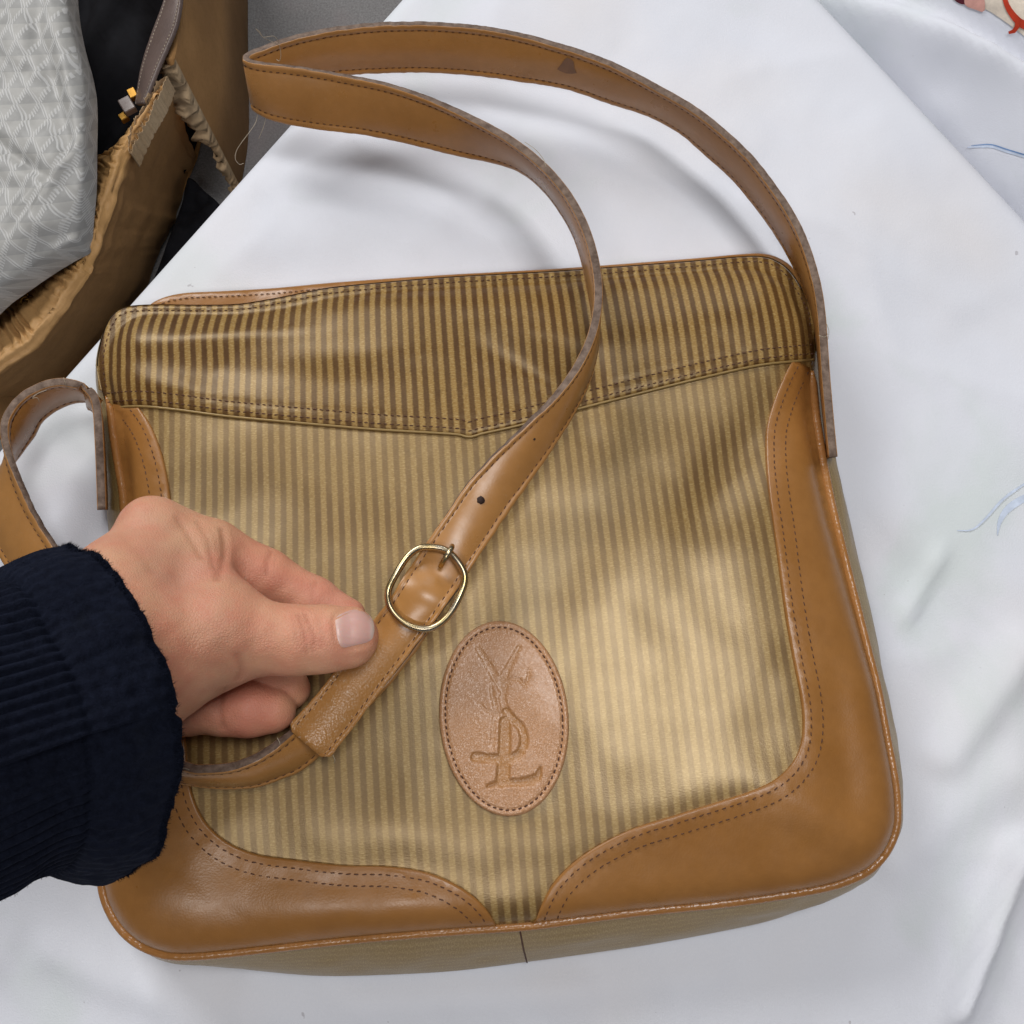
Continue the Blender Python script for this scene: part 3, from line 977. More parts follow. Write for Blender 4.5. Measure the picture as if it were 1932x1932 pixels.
S1 = [(1572, 862, 33, 1568, 864, 13), (1566, 800, 33, 1561, 802, 13), (1559, 720, 34, 1553, 723, 14), (1554, 650, 35, 1547, 655, 15), (1550, 595, 36, 1538, 601, 16), (1542, 540, 37, 1523, 550, 17), (1525, 478, 37, 1498, 493, 18),
      (1500, 418, 37, 1467, 440, 18), (1465, 362, 37, 1430, 389, 18), (1420, 303, 37, 1386, 336, 18), (1370, 254, 37, 1336, 291, 18), (1310, 207, 37, 1285, 247, 18), (1240, 166, 37, 1223, 214, 18), (1160, 124, 37, 1150, 191, 18), (1075, 92, 37, 1070, 165, 18),
      (970, 63, 37, 975, 150, 18), (880, 49, 37, 890, 139, 18), (796, 44, 37, 812, 134, 18), (700, 47, 37, 722, 135, 18), (610, 58, 38, 640, 139, 19), (540, 75, 39, 575, 152, 20), (492, 92, 40, 515, 172, 22), (467, 103, 40, 482, 196, 22),
      (466, 112, 40, 484, 208, 22), (494, 119, 40, 524, 228, 22), (564, 127, 40, 606, 243, 22), (648, 142, 40, 699, 254, 22), (733, 160, 41, 790, 273, 23), (817, 189, 42, 868, 292, 24), (895, 226, 44, 935, 304, 26), (960, 262, 46, 985, 321, 28), (1014, 303, 48, 1025, 352, 30), (1060, 352, 50, 1058, 393, 32), (1093, 405, 52, 1085, 440, 34), (1114, 458, 54, 1102, 488, 35),
      (1126, 512, 55, 1112, 535, 36), (1129, 560, 57, 1122, 590, 38), (1122, 612, 58, 1124, 640, 41), (1104, 663, 59, 1114, 696, 44), (1075, 712, 59, 1096, 745, 47), (1035, 760, 59, 1070, 795, 49),
      (985, 808, 59, 1037, 850, 51), (930, 860, 60, 1000, 905, 53), (880, 915, 60, 962, 960, 55), (843, 968, 61, 928, 1012, 57), (808, 1020, 61, 893, 1065, 59), (780, 1062, 60, 866, 1108, 60),
      (757, 1098, 63, 842, 1142, 63), (735, 1132, 62, 818, 1174, 62), (705, 1172, 60, 790, 1212, 60), (664, 1222, 60, 753, 1260, 59), (624, 1276, 60, 712, 1312, 58), (587, 1322, 59, 670, 1368, 57), (542, 1371, 58, 618, 1436, 56)]
strap1, sT, sB, sN = strap('shoulder_strap', S1, bag, tip=True)
mids = (sT + sB) / 2
VV = []; FF = []
ti = len(sT) - 3
cs = np.linspace(0.13, 0.87, 12)[:, None]
pth_ = sT[ti] + (sB[ti] - sT[ti]) * cs + sN[ti] * (0.00125 * np.sign(sN[ti][2]))
stitch_geo(VV, FF, pth_, np.tile(sN[ti] * np.sign(sN[ti][2]), (12, 1)), 0.0025, 0.0018, 0.00026, 0.00034)
tag(mk('end_stitching', VV, FF, M['thread'], strap1), kind='stuff')
# dark rubbed stain on the far run of the strap
su, sv = proj(mids[:, 0], mids[:, 1], mids[:, 2])
far = np.where(sv < 260)[0]
i1 = far[np.argmin(np.abs(su[far] - 1073) + 1000 * (far > len(sT) * 0.45))]
M['stain'] = plain('dark_leather_stain', (0.20, 0.09, 0.034), 0.4)
V = []; F = []
prof_s = [(-2.6, .50), (-1.8, .38), (-1.0, .22), (-0.4, .15), (0.6, .15), (1.3, .20), (1.6, .36), (2.3, .46), (1.0, .52), (-0.4, .55), (-1.8, .53)]
sg = np.sign((CAM - mids[i1]) @ sN[i1])
for a_, w_ in prof_s:
    fi = i1 - a_; i0_ = int(math.floor(fi)); f_ = fi - i0_
    t_ = sT[i0_] * (1 - f_) + sT[i0_ + 1] * f_; b_ = sB[i0_] * (1 - f_) + sB[i0_ + 1] * f_
    V.append(t_ + (b_ - t_) * w_ + sN[i1] * sg * 0.00185)
mk('stain', V, [tuple(range(len(V)))], M['stain'], strap1)
S2 = [(192, 962, 30, 196, 962, 11), (190, 900, 31, 194, 900, 12), (187, 830, 33, 190, 832, 13), (184, 780, 34, 186, 786, 14), (179, 752, 35, 178, 772, 15), (166, 734, 36, 170, 768, 16), (147, 726, 37), (113, 720, 37), (79, 727, 37), (45, 745, 37), (23, 767, 37), (10, 792, 37),
      (8, 818, 37, 42, 845, 20), (14, 848, 37, 20, 872, 19), (26, 882, 37, -12, 905, 20), (42, 918, 36, -38, 940, 22), (61, 960, 36, -30, 985, 25), (84, 1000, 36, -8, 1030, 27), (118, 1052, 38, 25, 1088, 29), (160, 1130, 43, 75, 1190, 32),
      (210, 1240, 48, 140, 1310, 38), (262, 1350, 53, 215, 1415, 44), (318, 1425, 58, 300, 1464, 47), (361, 1449, 61, 356, 1474, 48), (396, 1450, 62, 402, 1480, 48), (432, 1447, 62, 449, 1481, 48), (468, 1436, 62, 490, 1477, 48), (500, 1419, 61, 528, 1464, 47),
      (525, 1402, 60, 562, 1451, 46), (548, 1383, 57, 596, 1426, 46), (585, 1345, 54, 655, 1370, 46), (640, 1280, 53, 725, 1300, 48), (700, 1205, 54, 785, 1228, 52), (745, 1140, 56, 825, 1172, 56)]
strap2, _, _, _ = strap('shoulder_strap', S2, bag)
strap2['label'] = 'short end of the shoulder strap looping out from under the sleeve'

# punched holes
holes = []
for hu, hv, hz, rad in ((908, 943, 60.5, 0.0013), (1011, 829, 58.0, 0.0004)):
    c = P(hu, hv, hz * 1e-3)
    j = int(np.argmin(((mids - c) ** 2).sum(1)))
    nn_ = sN[j] * (1 if sN[j][2] > 0 else -1)
    c = c + nn_ * (((mids[j] - c) @ nn_) + 0.0018)
    a_ = np.cross(nn_, [1, 0, 0]); a_ /= np.linalg.norm(a_); b_ = np.cross(nn_, a_)
    V = [c + nn_ * 0.0001] + [c + rad * (a_ * math.cos(t) + b_ * math.sin(t)) * random.uniform(.85, 1.15) for t in np.linspace(0, 2 * math.pi, 12, endpoint=False)]
    V += [c + nn_ * -0.001 + rad * 1.05 * (a_ * math.cos(t) + b_ * math.sin(t)) for t in np.linspace(0, 2 * math.pi, 12, endpoint=False)]
    F = [(0, 1 + k, 1 + (k + 1) % 12) for k in range(12)] + [(1 + k, 13 + k, 13 + (k + 1) % 12, 1 + (k + 1) % 12) for k in range(12)]
    mk('strap_hole', V, F, M['hole'], strap1)

# buckle
def metal():
    m, nt, b = mat_new('worn_brass')
    n = noise(nt, 120, 4, 0.6)
    nt.links.new(mixc(nt, ramp(nt, n, [(0.4, 0), (0.62, 1)]), (0.50, 0.38, 0.17), (0.46, 0.40, 0.30)), b.inputs['Base Color'])
    b.inputs['Metallic'].default_value = 1.0
    nt.links.new(ramp(nt, noise(nt, 160, 3, 0.6), [(0.3, 0.20), (0.7, 0.36)]), b.inputs['Roughness'])
    return m


M['brass'] = metal()
ring_px = [(803, 1031, 65), (839, 1036, 65), (863, 1058, 65.5), (876, 1082, 65.5), (875, 1104, 65.5), (864, 1131, 66), (848, 1158, 66), (827, 1178, 66), (803, 1186, 66), (773, 1180, 66), (749, 1163, 66), (734, 1140, 66),
           (732, 1113, 65.5), (746, 1083, 65.5), (766, 1052, 65), (785, 1036, 65)]
ring = cr([P(a, b, c * 1e-3) for a, b, c in ring_px], n=90, closed=True)
# flattened oval section: a band standing about 3 mm deep
cN = np.array([0.02, -0.05, 1.0]); cN /= np.linalg.norm(cN)
tg = tangents(ring, True); ob = np.cross(tg, cN)
V = []; K = 12
for k in range(K):
    t = 2 * math.pi * k / K
    V.append(ring + ob * (0.00118 * math.cos(t)) + cN * (0.0018 * math.sin(t) - 0.0014))
V = np.stack(V, 1).reshape(-1, 3); n_ = len(ring)
F = [(i * K + k, i * K + (k + 1) % K, ((i + 1) % n_) * K + (k + 1) % K, ((i + 1) % n_) * K + k) for i in range(n_) for k in range(K)]
buckle = mk('buckle', V, F, M['brass'], bag)
buckle['label'] = 'worn gold oval buckle frame'
bm = bmesh.new(); bm.from_mesh(buckle.data); bmesh.ops.recalc_face_normals(bm, faces=bm.faces); bm.to_mesh(buckle.data); bm.free()
tube('prong', cr([P(831, 1069, 0.0640), P(837, 1058, 0.0668), P(845, 1045, 0.0680), P(852, 1034, 0.0672), P(853, 1030, 0.0650)], n=14), 0.00085, M['brass'], buckle, 8)
tube('centre_bar', cr([P(765, 1085, 0.0610), P(805, 1105, 0.0610), P(842, 1128, 0.0610)], n=8), 0.0011, M['brass'], buckle, 8)

# loose threads
thr = [
    [(525, 85, 42), (512, 78, 48), (498, 72, 54), (488, 60, 58), (482, 54, 60), (490, 60, 57), (497, 70, 54), (515, 68, 52), (523, 75, 50), (528, 90, 45), (530, 105, 42), (527, 115, 40), (522, 112, 39)],
    [(486, 215, 22), (482, 232, 20), (470, 250, 18), (455, 270, 16), (446, 285, 14), (444, 300, 12), (452, 310, 8), (460, 308, 6)],
    [(502, 220, 22), (497, 240, 18), (488, 262, 12)],
    [(990, 268, 48), (1010, 282, 49), (1025, 300, 49), (1030, 315, 49)],
    [(120, 712, 40), (123, 722, 39), (128, 732, 36), (132, 730, 36)],
    [(88, 736, 39), (72, 742, 39), (60, 752, 39), (70, 750, 38), (74, 758, 36)],
    [(326, 1449, 62), (350, 1450, 62), (365, 1456, 60), (395, 1466, 56), (425, 1474, 52), (440, 1477, 50)],
    [(523, 1392, 62), (528, 1402, 61), (527, 1412, 59), (518, 1417, 58)],
    [(1560, 612, 30), (1564, 625, 28), (1562, 640, 26)], [(1545, 633, 38), (1556, 636, 37), (1562, 630, 34)],
    [(628, 1424, 56), (632, 1434, 54), (630, 1440, 52)]]
tag(tubes('loose_thread', [cr([P(a, b, c * 1e-3) for a, b, c in t], step=0.0008) for t in thr], 0.00011, M['thread_light'], strap1, 5), kind='stuff')

# ================================================================== PERSON: left hand and sleeve
per = empty('person', tuple(P(200, 1300, 0.09)))
tag(per, 'left hand in a navy corduroy sleeve pinching the strap by the buckle', 'person')


def hp(u, v, z):
    return P(u, v, z * 1e-3) * 1000.0


HAND = [  # (start u v z r), (end u v z r), flatten in view direction, blend mm
    ((-60, 1480, 150, 24), (150, 1265, 96, 24), 1.0, 10),          # forearm
    ((150, 1265, 96, 24), (215, 1195, 85, 20), 1.0, 10),           # wrist
    ((190, 1190, 84, 19), (291, 1006, 66, 10.6), 1.0, 9),          # index metacarpal
    ((200, 1255, 86, 21), (418, 1197, 78, 14.0), 1.0, 9),          # thumb metacarpal
    ((230, 1310, 80, 16.5), (400, 1222, 71, 12.4), 1.0, 8),        # thenar
    ((235, 1125, 78, 16), (375, 1058, 66, 10.5), 1.0, 9),          # web muscle
    ((190, 1230, 74, 20), (320, 1090, 54, 12), 1.0, 9),            # palm
    ((250, 1290, 66, 16), (330, 1200, 56, 13), 1.0, 9),
]
INDEX = [((291, 1006, 66, 10.4), (400, 1042, 61, 10.2)), ((400, 1042, 61, 10.2), (500, 1088, 55, 8.9)), ((500, 1088, 55, 8.9), (590, 1136, 51, 8.1)), ((590, 1136, 51, 8.1), (652, 1166, 50, 6.9))]
THUMB = [((418, 1197, 78, 14.0), (480, 1203, 77, 11.4)), ((480, 1203, 77, 11.4), (552, 1208, 75.5, 10.3)), ((552, 1208, 75.5, 10.3), (605, 1206, 73.5, 10.0)), ((605, 1206, 73.5, 10.0), (655, 1203, 71, 9.7))]
MIDDLE = [((265, 1300, 56, 10), (350, 1332, 54, 9.0)), ((350, 1332, 54, 9.0), (425, 1338, 53, 8.1)), ((425, 1338, 53, 8.1), (470, 1337, 53, 8.7)), ((470, 1337, 53, 8.7), (514, 1339, 52, 7.6))]
RINGF = [((330, 1215, 53, 10), (450, 1266, 49, 7.8)), ((450, 1266, 49, 7.8), (546, 1300, 47, 6.9))]


def rcone(p, a, b, fl=1.0):
    A = hp(*a[:3]); B = hp(*b[:3])
    ab = B - A; l2 = ab @ ab
    ap = p - A
    t = np.clip((ap @ ab) / l2, 0, 1)
    d = ap - t[:, None] * ab
    if fl != 1.0:
        w = -FWD
        d = d + ((d @ w) * (1 / fl - 1))[:, None] * w
    r = a[3] + (b[3] - a[3]) * (t * t * (3 - 2 * t) * 0.4 + t * 0.6)
    return np.sqrt((d * d).sum(1)) - r


def smin(a, b, k):
    h = np.clip(0.5 + 0.5 * (b - a) / k, 0, 1)
    return b + (a - b) * h - k * h * (1 - h)


def chain(p, segs, fl=1.0, k=3.0):
    r = None
    for a, b in segs:
        d = rcone(p, a, b, fl)
        r = d if r is None else smin(r, d, k)
    return r


def hand_base(p):
    r = None
    for a, b, fl, k in HAND:
        d = rcone(p, a, b, fl)
        r = d if r is None else smin(r, d, k)
    idx = chain(p, INDEX)
    r = smin(r, idx, 5.5)
    thu = chain(p, THUMB, 0.86)
    # little swelling of the knuckles
    r = smin(r, rcone(p, (283, 992, 70, 7.2), (300, 1000, 70, 7.0)), 5)
    # thumb meets the index only at its root
    kx = hp(470, 1200, 75)[0]
    r = smin(r, rcone(p, (392, 1112, 73, 9.5), (468, 1172, 75, 8.0)), 6)
    r = smin(r, thu, 0.6 + 7.0 * sm(kx + 11, kx - 6, p[:, 0]))
    r = smin(r, chain(p, MIDDLE), 2.2)
    r = np.minimum(r, chain(p, RINGF))
    return r


def march(uv):
    """First hit of picture rays on the hand."""
    uv = np.asarray(uv, float)
    far = P(uv[:, 0], uv[:, 1], 0.03) * 1000; near = P(uv[:, 0], uv[:, 1], 0.14) * 1000
    d = far - near; L = np.linalg.norm(d, axis=1); d /= L[:, None]
    t = np.zeros(len(uv))
    for _ in range(70):
        t = np.minimum(t + 0.8 * hand_base(near + d * t[:, None]), L)
    return near + d * t[:, None]


CREASE = [  # picture line, groove radius, depth
    ([(420, 1000), (425, 1032), (421, 1062), (410, 1092)], 0.8, 1.5),
    ([(372, 984), (389, 1009), (398, 1043), (404, 1072)], 0.6, 0.8),
    ([(334, 977), (358, 1014), (380, 1052)], 0.7, 0.55),
    ([(380, 985), (400, 1004), (408, 1030), (410, 1060)], 0.5, 0.35),
    ([(512, 1040), (504, 1062), (503, 1082)], 0.6, 0.6), ([(522, 1046), (514, 1066)], 0.5, 0.2),
    ([(596, 1098), (590, 1116), (588, 1132)], 0.5, 0.3),
    ([(562, 1160), (569, 1182), (576, 1206), (578, 1230)], 0.5, 0.5), ([(575, 1160), (584, 1182), (592, 1204), (590, 1226)], 0.5, 0.55), ([(551, 1162), (556, 1190), (562, 1220)], 0.5, 0.2),
    ([(602, 1168), (606, 1192), (605, 1218)], 0.5, 0.18),
    ([(447, 1238), (456, 1262), (450, 1282)], 0.8, 0.8),
    ([(424, 1300), (416, 1330), (420, 1372)], 0.7, 0.8), ([(410, 1305), (406, 1340)], 0.6, 0.3),
    ([(230, 1010), (262, 1040), (285, 1075)], 1.6, 0.22),
]
NAIL_PX = [(634, 1166), (650, 1155), (672, 1150), (692, 1156), (704, 1172), (706, 1192), (698, 1209), (672, 1217), (646, 1221), (637, 1205), (634, 1186)]
NAIL = cr(NAIL_PX, n=60, closed=True)
nail_fold = cr([(672, 1147), (648, 1152), (632, 1164), (630, 1186), (634, 1206), (643, 1224), (672, 1220), (696, 1212)], step=3)
ctr = [(march(cr(np.array(c, float), step=3)), r, dp) for c, r, dp in CREASE]
nf3 = march(nail_fold)


def hand_sdf(p):
    r = hand_base(p)
    near = np.abs(r) < 4.0
    q = p[near]; rr = r[near]
    for path, rad, dp in ctr:
        lo = path.min(0) - 4; hi = path.max(0) + 4
        sel = np.where(np.all((q > lo) & (q < hi), axis=1))[0]
        if not len(sel): continue
        best = np.full(len(sel), 1e9)
        for c in path: np.minimum(best, ((q[sel] - c) ** 2).sum(1), out=best)
        k = np.linspace(0, 1, len(path))
        rr[sel] += dp * np.exp(-best / (rad * rad * 1.3))
    best = np.full(len(q), 1e9)
    for c in nf3: np.minimum(best, ((q - c) ** 2).sum(1), out=best)
    rr += 0.45 * np.exp(-best / 0.5) - 0.30 * np.exp(-(np.sqrt(best) - 1.6) ** 2 / 0.9)
    # fine unevenness of skin
    rr += 0.10 * (np.sin(q[:, 0] * 0.55 + 1.3 * np.sin(q[:, 1] * 0.4)) * np.sin(q[:, 1] * 0.5 + q[:, 2] * 0.45))
    r[near] = rr
    return r


def surface_nets(f, lo, hi, h):
    xs = [np.arange(lo[k], hi[k], h) for k in range(3)]
    nx, ny, nz = map(len, xs)
    B = 8
    n8 = [-(-k // B) for k in (nx, ny, nz)]
    ci = np.stack(np.meshgrid(*[np.arange(k) for k in n8], indexing='ij'), -1).reshape(-1, 3)
    cc = np.array(lo) + (ci * B + (B - 1) / 2) * h
    dc = f(cc)
    g = np.empty(tuple(k * B for k in n8))
    loc = np.stack(np.meshgrid(*[np.arange(B)] * 3, indexing='ij'), -1).reshape(-1, 3)
    near = np.abs(dc) < B * h * 0.9 + 2.5
    for c_, d_ in zip(ci[~near], dc[~near]):
        x0, y0, z0 = c_ * B
        g[x0:x0 + B, y0:y0 + B, z0:z0 + B] = d_
    todo = ci[near]
    for i in range(0, len(todo), 400):
        ch = todo[i:i + 400]
        idx = (ch[:, None] * B + loc[None]).reshape(-1, 3)
        g[tuple(idx.T)] = f(np.array(lo) + idx * h)
    g = g[:nx, :ny, :nz]
    ins = g < 0
    c = ins[:-1, :-1, :-1].astype(np.int8)
    tot = np.zeros(c.shape, np.int8)
    for a in (0, 1):
        for b in (0, 1):
            for d in (0, 1):
                tot += ins[a:nx - 1 + a, b:ny - 1 + b, d:nz - 1 + d]
    cell = np.argwhere((tot > 0) & (tot < 8))
    cid = -np.ones(c.shape, np.int64); cid[tuple(cell.T)] = np.arange(len(cell))
    acc = np.zeros((len(cell), 3)); cnt = np.zeros(len(cell))
    corners = [(a, b, d) for a in (0, 1) for b in (0, 1) for d in (0, 1)]
    for p in corners:
        for k in range(3):
            if p[k]: continue
            q = list(p); q[k] = 1
            i0 = cell + np.array(p); i1 = cell + np.array(q)
            v0 = g[tuple(i0.T)]; v1 = g[tuple(i1.T)]
            m = (v0 < 0) != (v1 < 0)
            t = np.where(m, v0 / np.where(m, v0 - v1, 1), 0)
            pos = np.array(p, float)[None] + np.eye(3)[k][None] * t[:, None]
            acc += np.where(m[:, None], pos, 0); cnt += m
    V = (cell + acc / cnt[:, None]) * h + np.array(lo)
    F = []
    for k in range(3):
        a, b = (k + 1) % 3, (k + 2) % 3
        s0 = [slice(None)] * 3; s1 = [slice(None)] * 3
        s0[k] = slice(0, -1); s1[k] = slice(1, None)
        e0 = ins[tuple(s0)]; e1 = ins[tuple(s1)]
        for sign in (0, 1):
            idx = np.argwhere((e0 & ~e1) if sign == 0 else (~e0 & e1))
            ok = (idx[:, a] > 0) & (idx[:, b] > 0) & (idx[:, a] < g.shape[a] - 1) & (idx[:, b] < g.shape[b] - 1)
            idx = idx[ok]
            da = np.eye(3, dtype=int)[a]; db = np.eye(3, dtype=int)[b]
            q = np.stack([cid[tuple((idx - da - db).T)], cid[tuple((idx - db).T)], cid[tuple(idx.T)], cid[tuple((idx - da).T)]], -1)
            F.append(q if sign == 0 else q[:, ::-1])
    return V, np.vstack(F)


def build_hand():
    lo = (-172, -92, 38); hi = (-40, 8, 122)
    lo = np.array(lo, float); hi = np.array(hi, float)
    V, F = surface_nets(hand_sdf, lo, hi, 0.8)
    # two light smoothing passes
    E = np.vstack([F[:, [0, 1]], F[:, [1, 2]], F[:, [2, 3]], F[:, [3, 0]]])
    for lam in (0.5, 0.3):
        s = np.zeros_like(V); n = np.zeros(len(V))
        for a, b in ((0, 1), (1, 0)):
            np.add.at(s, E[:, a], V[E[:, b]]); np.add.at(n, E[:, a], 1)
        V = V * (1 - lam) + lam * s / np.maximum(n, 1)[:, None]
    # skin tone: pinker pads and finger sides, yellower at the stretched knuckle, browner on the thumb's back
    def spot(u, v, z, r):
        return np.exp(-((V - hp(u, v, z)) ** 2).sum(1) / (r * r))
    base = np.array([0.66, 0.325, 0.195])
    c = np.tile(base, (len(V), 1))

    def blend(w, col):
        nonlocal c
        w = np.clip(w, 0, 1)[:, None]
        c = c * (1 - w) + np.array(col) * w
    blend(0.85 * spot(490, 1345, 58, 19), (0.62, 0.215, 0.15))
    blend(0.75 * spot(460, 1062, 64, 16), (0.66, 0.25, 0.16))
    blend(0.6 * spot(640, 1130, 54, 15), (0.67, 0.285, 0.21))
    blend(0.55 * spot(610, 1195, 80, 11), (0.60, 0.245, 0.175))
    blend(0.5 * spot(400, 1000, 70, 14), (0.66, 0.39, 0.21))
    blend(0.4 * spot(560, 1310, 54, 10), (0.68, 0.43, 0.24))
    blend(0.6 * spot(335, 1095, 80, 24), (0.47, 0.225, 0.165))  # shade of the thumb web painted into the skin colour
    blend(0.35 * spot(500, 1200, 86, 20), (0.52, 0.26, 0.16))
    blend(0.3 * spot(250, 1000, 76, 22), (0.57, 0.285, 0.205))
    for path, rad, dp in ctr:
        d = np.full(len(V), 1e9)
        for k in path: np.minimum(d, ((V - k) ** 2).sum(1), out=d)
        blend(0.55 * min(1, dp * 1.6) * np.exp(-d / (rad * rad * 1.6)), (0.30, 0.10, 0.055))  # crease shade tinted into the colour along each groove
    return V, F, c


def skin_mat():
    m, nt, b = mat_new('skin')
    at = nd(nt, 'ShaderNodeAttribute'); at.attribute_name = 'tint'
    n1 = noise(nt, 120, 4, 0.6); n2 = noise(nt, 45, 3, 0.5)
    col = mixc(nt, ramp(nt, n1, [(0.40, 0.0), (0.68, 0.55)]), at.outputs['Color'], (0.58, 0.20, 0.13))
    col = mixc(nt, ramp(nt, n2, [(0.5, 0.0), (0.72, 0.42)]), col, (0.62, 0.38, 0.22))
    nt.links.new(col, b.inputs['Base Color'])
    b.inputs['Roughness'].default_value = 0.48
    b.inputs['Specular IOR Level'].default_value = 0.38
    b.inputs['Subsurface Weight'].default_value = 0.14
    b.inputs['Subsurface Radius'].default_value = (1.0, 0.36, 0.20)
    b.inputs['Subsurface Scale'].default_value = 0.0022
    vor = nd(nt, 'ShaderNodeTexVoronoi', Scale=1100, _feature='DISTANCE_TO_EDGE')
    wr = noise(nt, 300, 4, 0.6)
    nt.links.new(nt.nodes['COORD'].outputs['Object'], vor.inputs['Vector'])
    add = nd(nt, 'ShaderNodeMath', _operation='ADD')
    nt.links.new(ramp(nt, vor.outputs['Distance'], [(0.0, 0.0), (0.25, 0.5)]), add.inputs[0]); nt.links.new(wr, add.inputs[1])
    bump(nt, b, add.outputs[0], 0.30, 0.0006)
    return m


M['skin'] = skin_mat()
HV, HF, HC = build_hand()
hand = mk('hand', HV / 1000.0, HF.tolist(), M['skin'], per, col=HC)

# thumbnail, a curved plate let into the skin
def nail_mat():
    m, nt, b = mat_new('thumbnail')
    n = noise(nt, 200, 3, 0.5)
    at = nd(nt, 'ShaderNodeAttribute'); at.attribute_name = 'tint'
    nt.links.new(mixc(nt, at.outputs['Fac'], mixc(nt, n, (0.58, 0.33, 0.285), (0.64, 0.385, 0.335)), (0.74, 0.60, 0.52)), b.inputs['Base Color'])
    b.inputs['Roughness'].default_value = 0.33
    b.inputs['Subsurface Weight'].default_value = 0.2
    b.inputs['Subsurface Scale'].default_value = 0.0015
    return m


gu, gv = np.meshgrid(np.linspace(628, 712, 44), np.linspace(1144, 1226, 44))
pts = np.stack([gu.ravel(), gv.ravel()], -1)
ok = inside(pts, NAIL) & (seg_dist(pts, NAIL, True) > 1.2)
pts = np.vstack([NAIL, pts[ok]])
vs, es, fs, _, _, _ = delaunay_2d_cdt([Vector(p) for p in pts.tolist()], [(i, (i + 1) % 60) for i in range(60)], [], 1, 1e-4)
pts = np.array([[v.x, v.y] for v in vs])
surf3 = march(pts)
dn = seg_dist(pts, NAIL, True)
toC = CAM * 1000 - surf3; toC /= np.linalg.norm(toC, axis=1, keepdims=True)
lift = 0.12 + 0.35 * (1 - np.exp(-dn / 3.0)) + 0.35 * sm(690, 706, pts[:, 0]) + 0.015 * np.sin((pts[:, 1] - 0.12 * pts[:, 0]) * 0.55)
n3 = surf3 + toC * lift[:, None]
fs = [f for f in fs]
q = n3[list(fs[0])]
if np.cross(q[1] - q[0], q[2] - q[0])[2] < 0: fs = [f[::-1] for f in fs]
nt_ = np.clip(sm(694, 704, pts[:, 0]) * 0.8 + 0.35 * sm(650, 636, pts[:, 0]), 0, 1)
mk('fingernail', n3 / 1000, fs, nail_mat(), hand, col=np.stack([nt_] * 3, -1))

# ---- sleeve
def sleeve_mat():
    m, nt, b = mat_new('navy_corduroy')
    n = noise(nt, 420, 5, 0.75); n2 = noise(nt, 60, 4, 0.6)
    col = mixc(nt, ramp(nt, n, [(0.35, 0), (0.75, 1)]), (0.0026, 0.0034, 0.0078), (0.0075, 0.0098, 0.020))
    col = mixc(nt, ramp(nt, n2, [(0.55, 0), (0.8, 0.5)]), col, (0.009, 0.010, 0.013))
    nt.links.new(col, b.inputs['Base Color'])
    b.inputs['Roughness'].default_value = 0.95
    b.inputs['Specular IOR Level'].default_value = 0.08
    b.inputs['Sheen Weight'].default_value = 0.035
    b.inputs['Sheen Roughness'].default_value = 0.5
    b.inputs['Sheen Tint'].default_value = (0.3, 0.4, 0.8, 1)
    bump(nt, b, n, 0.7, 0.0012)
    return m


M['sleeve'] = sleeve_mat()
C0 = P(172, 1338, 0.103)
e1 = 0.19 * RGT - 0.98 * UPV; e1 /= np.linalg.norm(e1)
dd_ = 0.98 * RGT + 0.19 * UPV
mm_ = 0.75 * dd_ - 0.66 * FWD; mm_ /= np.linalg.norm(mm_)
dt_ = 0.96 * RGT + 0.26 * UPV
aT = 0.66 * dt_ + 0.75 * FWD; aT /= np.linalg.norm(aT)
NA = 540
phi = np.linspace(0, 2 * math.pi, NA, endpoint=False)
NR = 93
sl_s = np.concatenate([np.linspace(0, 0.024, 30), np.linspace(0.0255, 0.17, 60)])


def sleeve_pt(s, ph, inner=0.0):
    R = 0.0445 - 0.0035 * sm(0, 0.028, s) + 0.0002 * fbm(ph * 3, s * 120 + 3, 71)
    hemf = sm(0.0205, 0.0175, s)
    R = R + 0.0012 * hemf * (1 - ((s - 0.009) / 0.0105) ** 2 * 0.7)                 # rolled hem
    R = R - 0.0011 * np.exp(-((s - 0.0198) / 0.0012) ** 2)                          # seam of the hem
    wear = 0.55 + 0.45 * sm(-0.5, 0.5, fbm(ph * 2.2, s * 40, 75))
    R = R + (1 - hemf) * 0.00075 * wear * (np.abs(np.cos(ph * 45 + 1.2 * np.sin(s * 30))) * 2 - 1)
    R = R + hemf * 0.00016 * np.cos(ph * 70) + 0.0003 * fbm(ph * 14, s * 300, 77) * hemf
    R = R + 0.0026 * fbm(ph * 1.6 + 5, s * 22, 79)                                  # soft folds
    # the joined place in the hem, a little step
    R = R - 0.0009 * np.exp(-((ph - 0.06) / 0.035) ** 2) * hemf
    sft = 0.0011 * fbm(ph * 2.5, ph * 0 + 2, 81) + 0.0016 * sm(0.03, 0.09, ph) * sm(1.2, 0.5, ph)
    c = C0 + np.multiply.outer(-(s + sft * np.exp(-s / 0.01) * -1), aT)
    R = R - inner - 0.0065 * sm(0.003, 0.03, s) * np.clip(np.sin(ph), 0, 1)
    return c + (R * np.cos(ph))[:, None] * mm_ + (R * np.sin(ph))[:, None] * e1


rows = [sleeve_pt(np.full(NA, s), phi) for s in sl_s]
inn = [sleeve_pt(np.full(NA, s), phi, i) for s, i in ((-0.0008, 0.0012), (0.0004, 0.0026), (0.006, 0.0032), (0.02, 0.0034), (0.05, 0.0036))]
rows = inn[::-1] + rows
V = np.vstack(rows); nr = len(rows)
F = [(r * NA + k, r * NA + (k + 1) % NA, (r + 1) * NA + (k + 1) % NA, (r + 1) * NA + k) for r in range(nr - 1) for k in range(NA)]
sleeve = mk('sleeve', V, F, M['sleeve'], per)
bm = bmesh.new(); bm.from_mesh(sleeve.data); bmesh.ops.recalc_face_normals(bm, faces=bm.faces); bm.to_mesh(sleeve.data); bm.free()
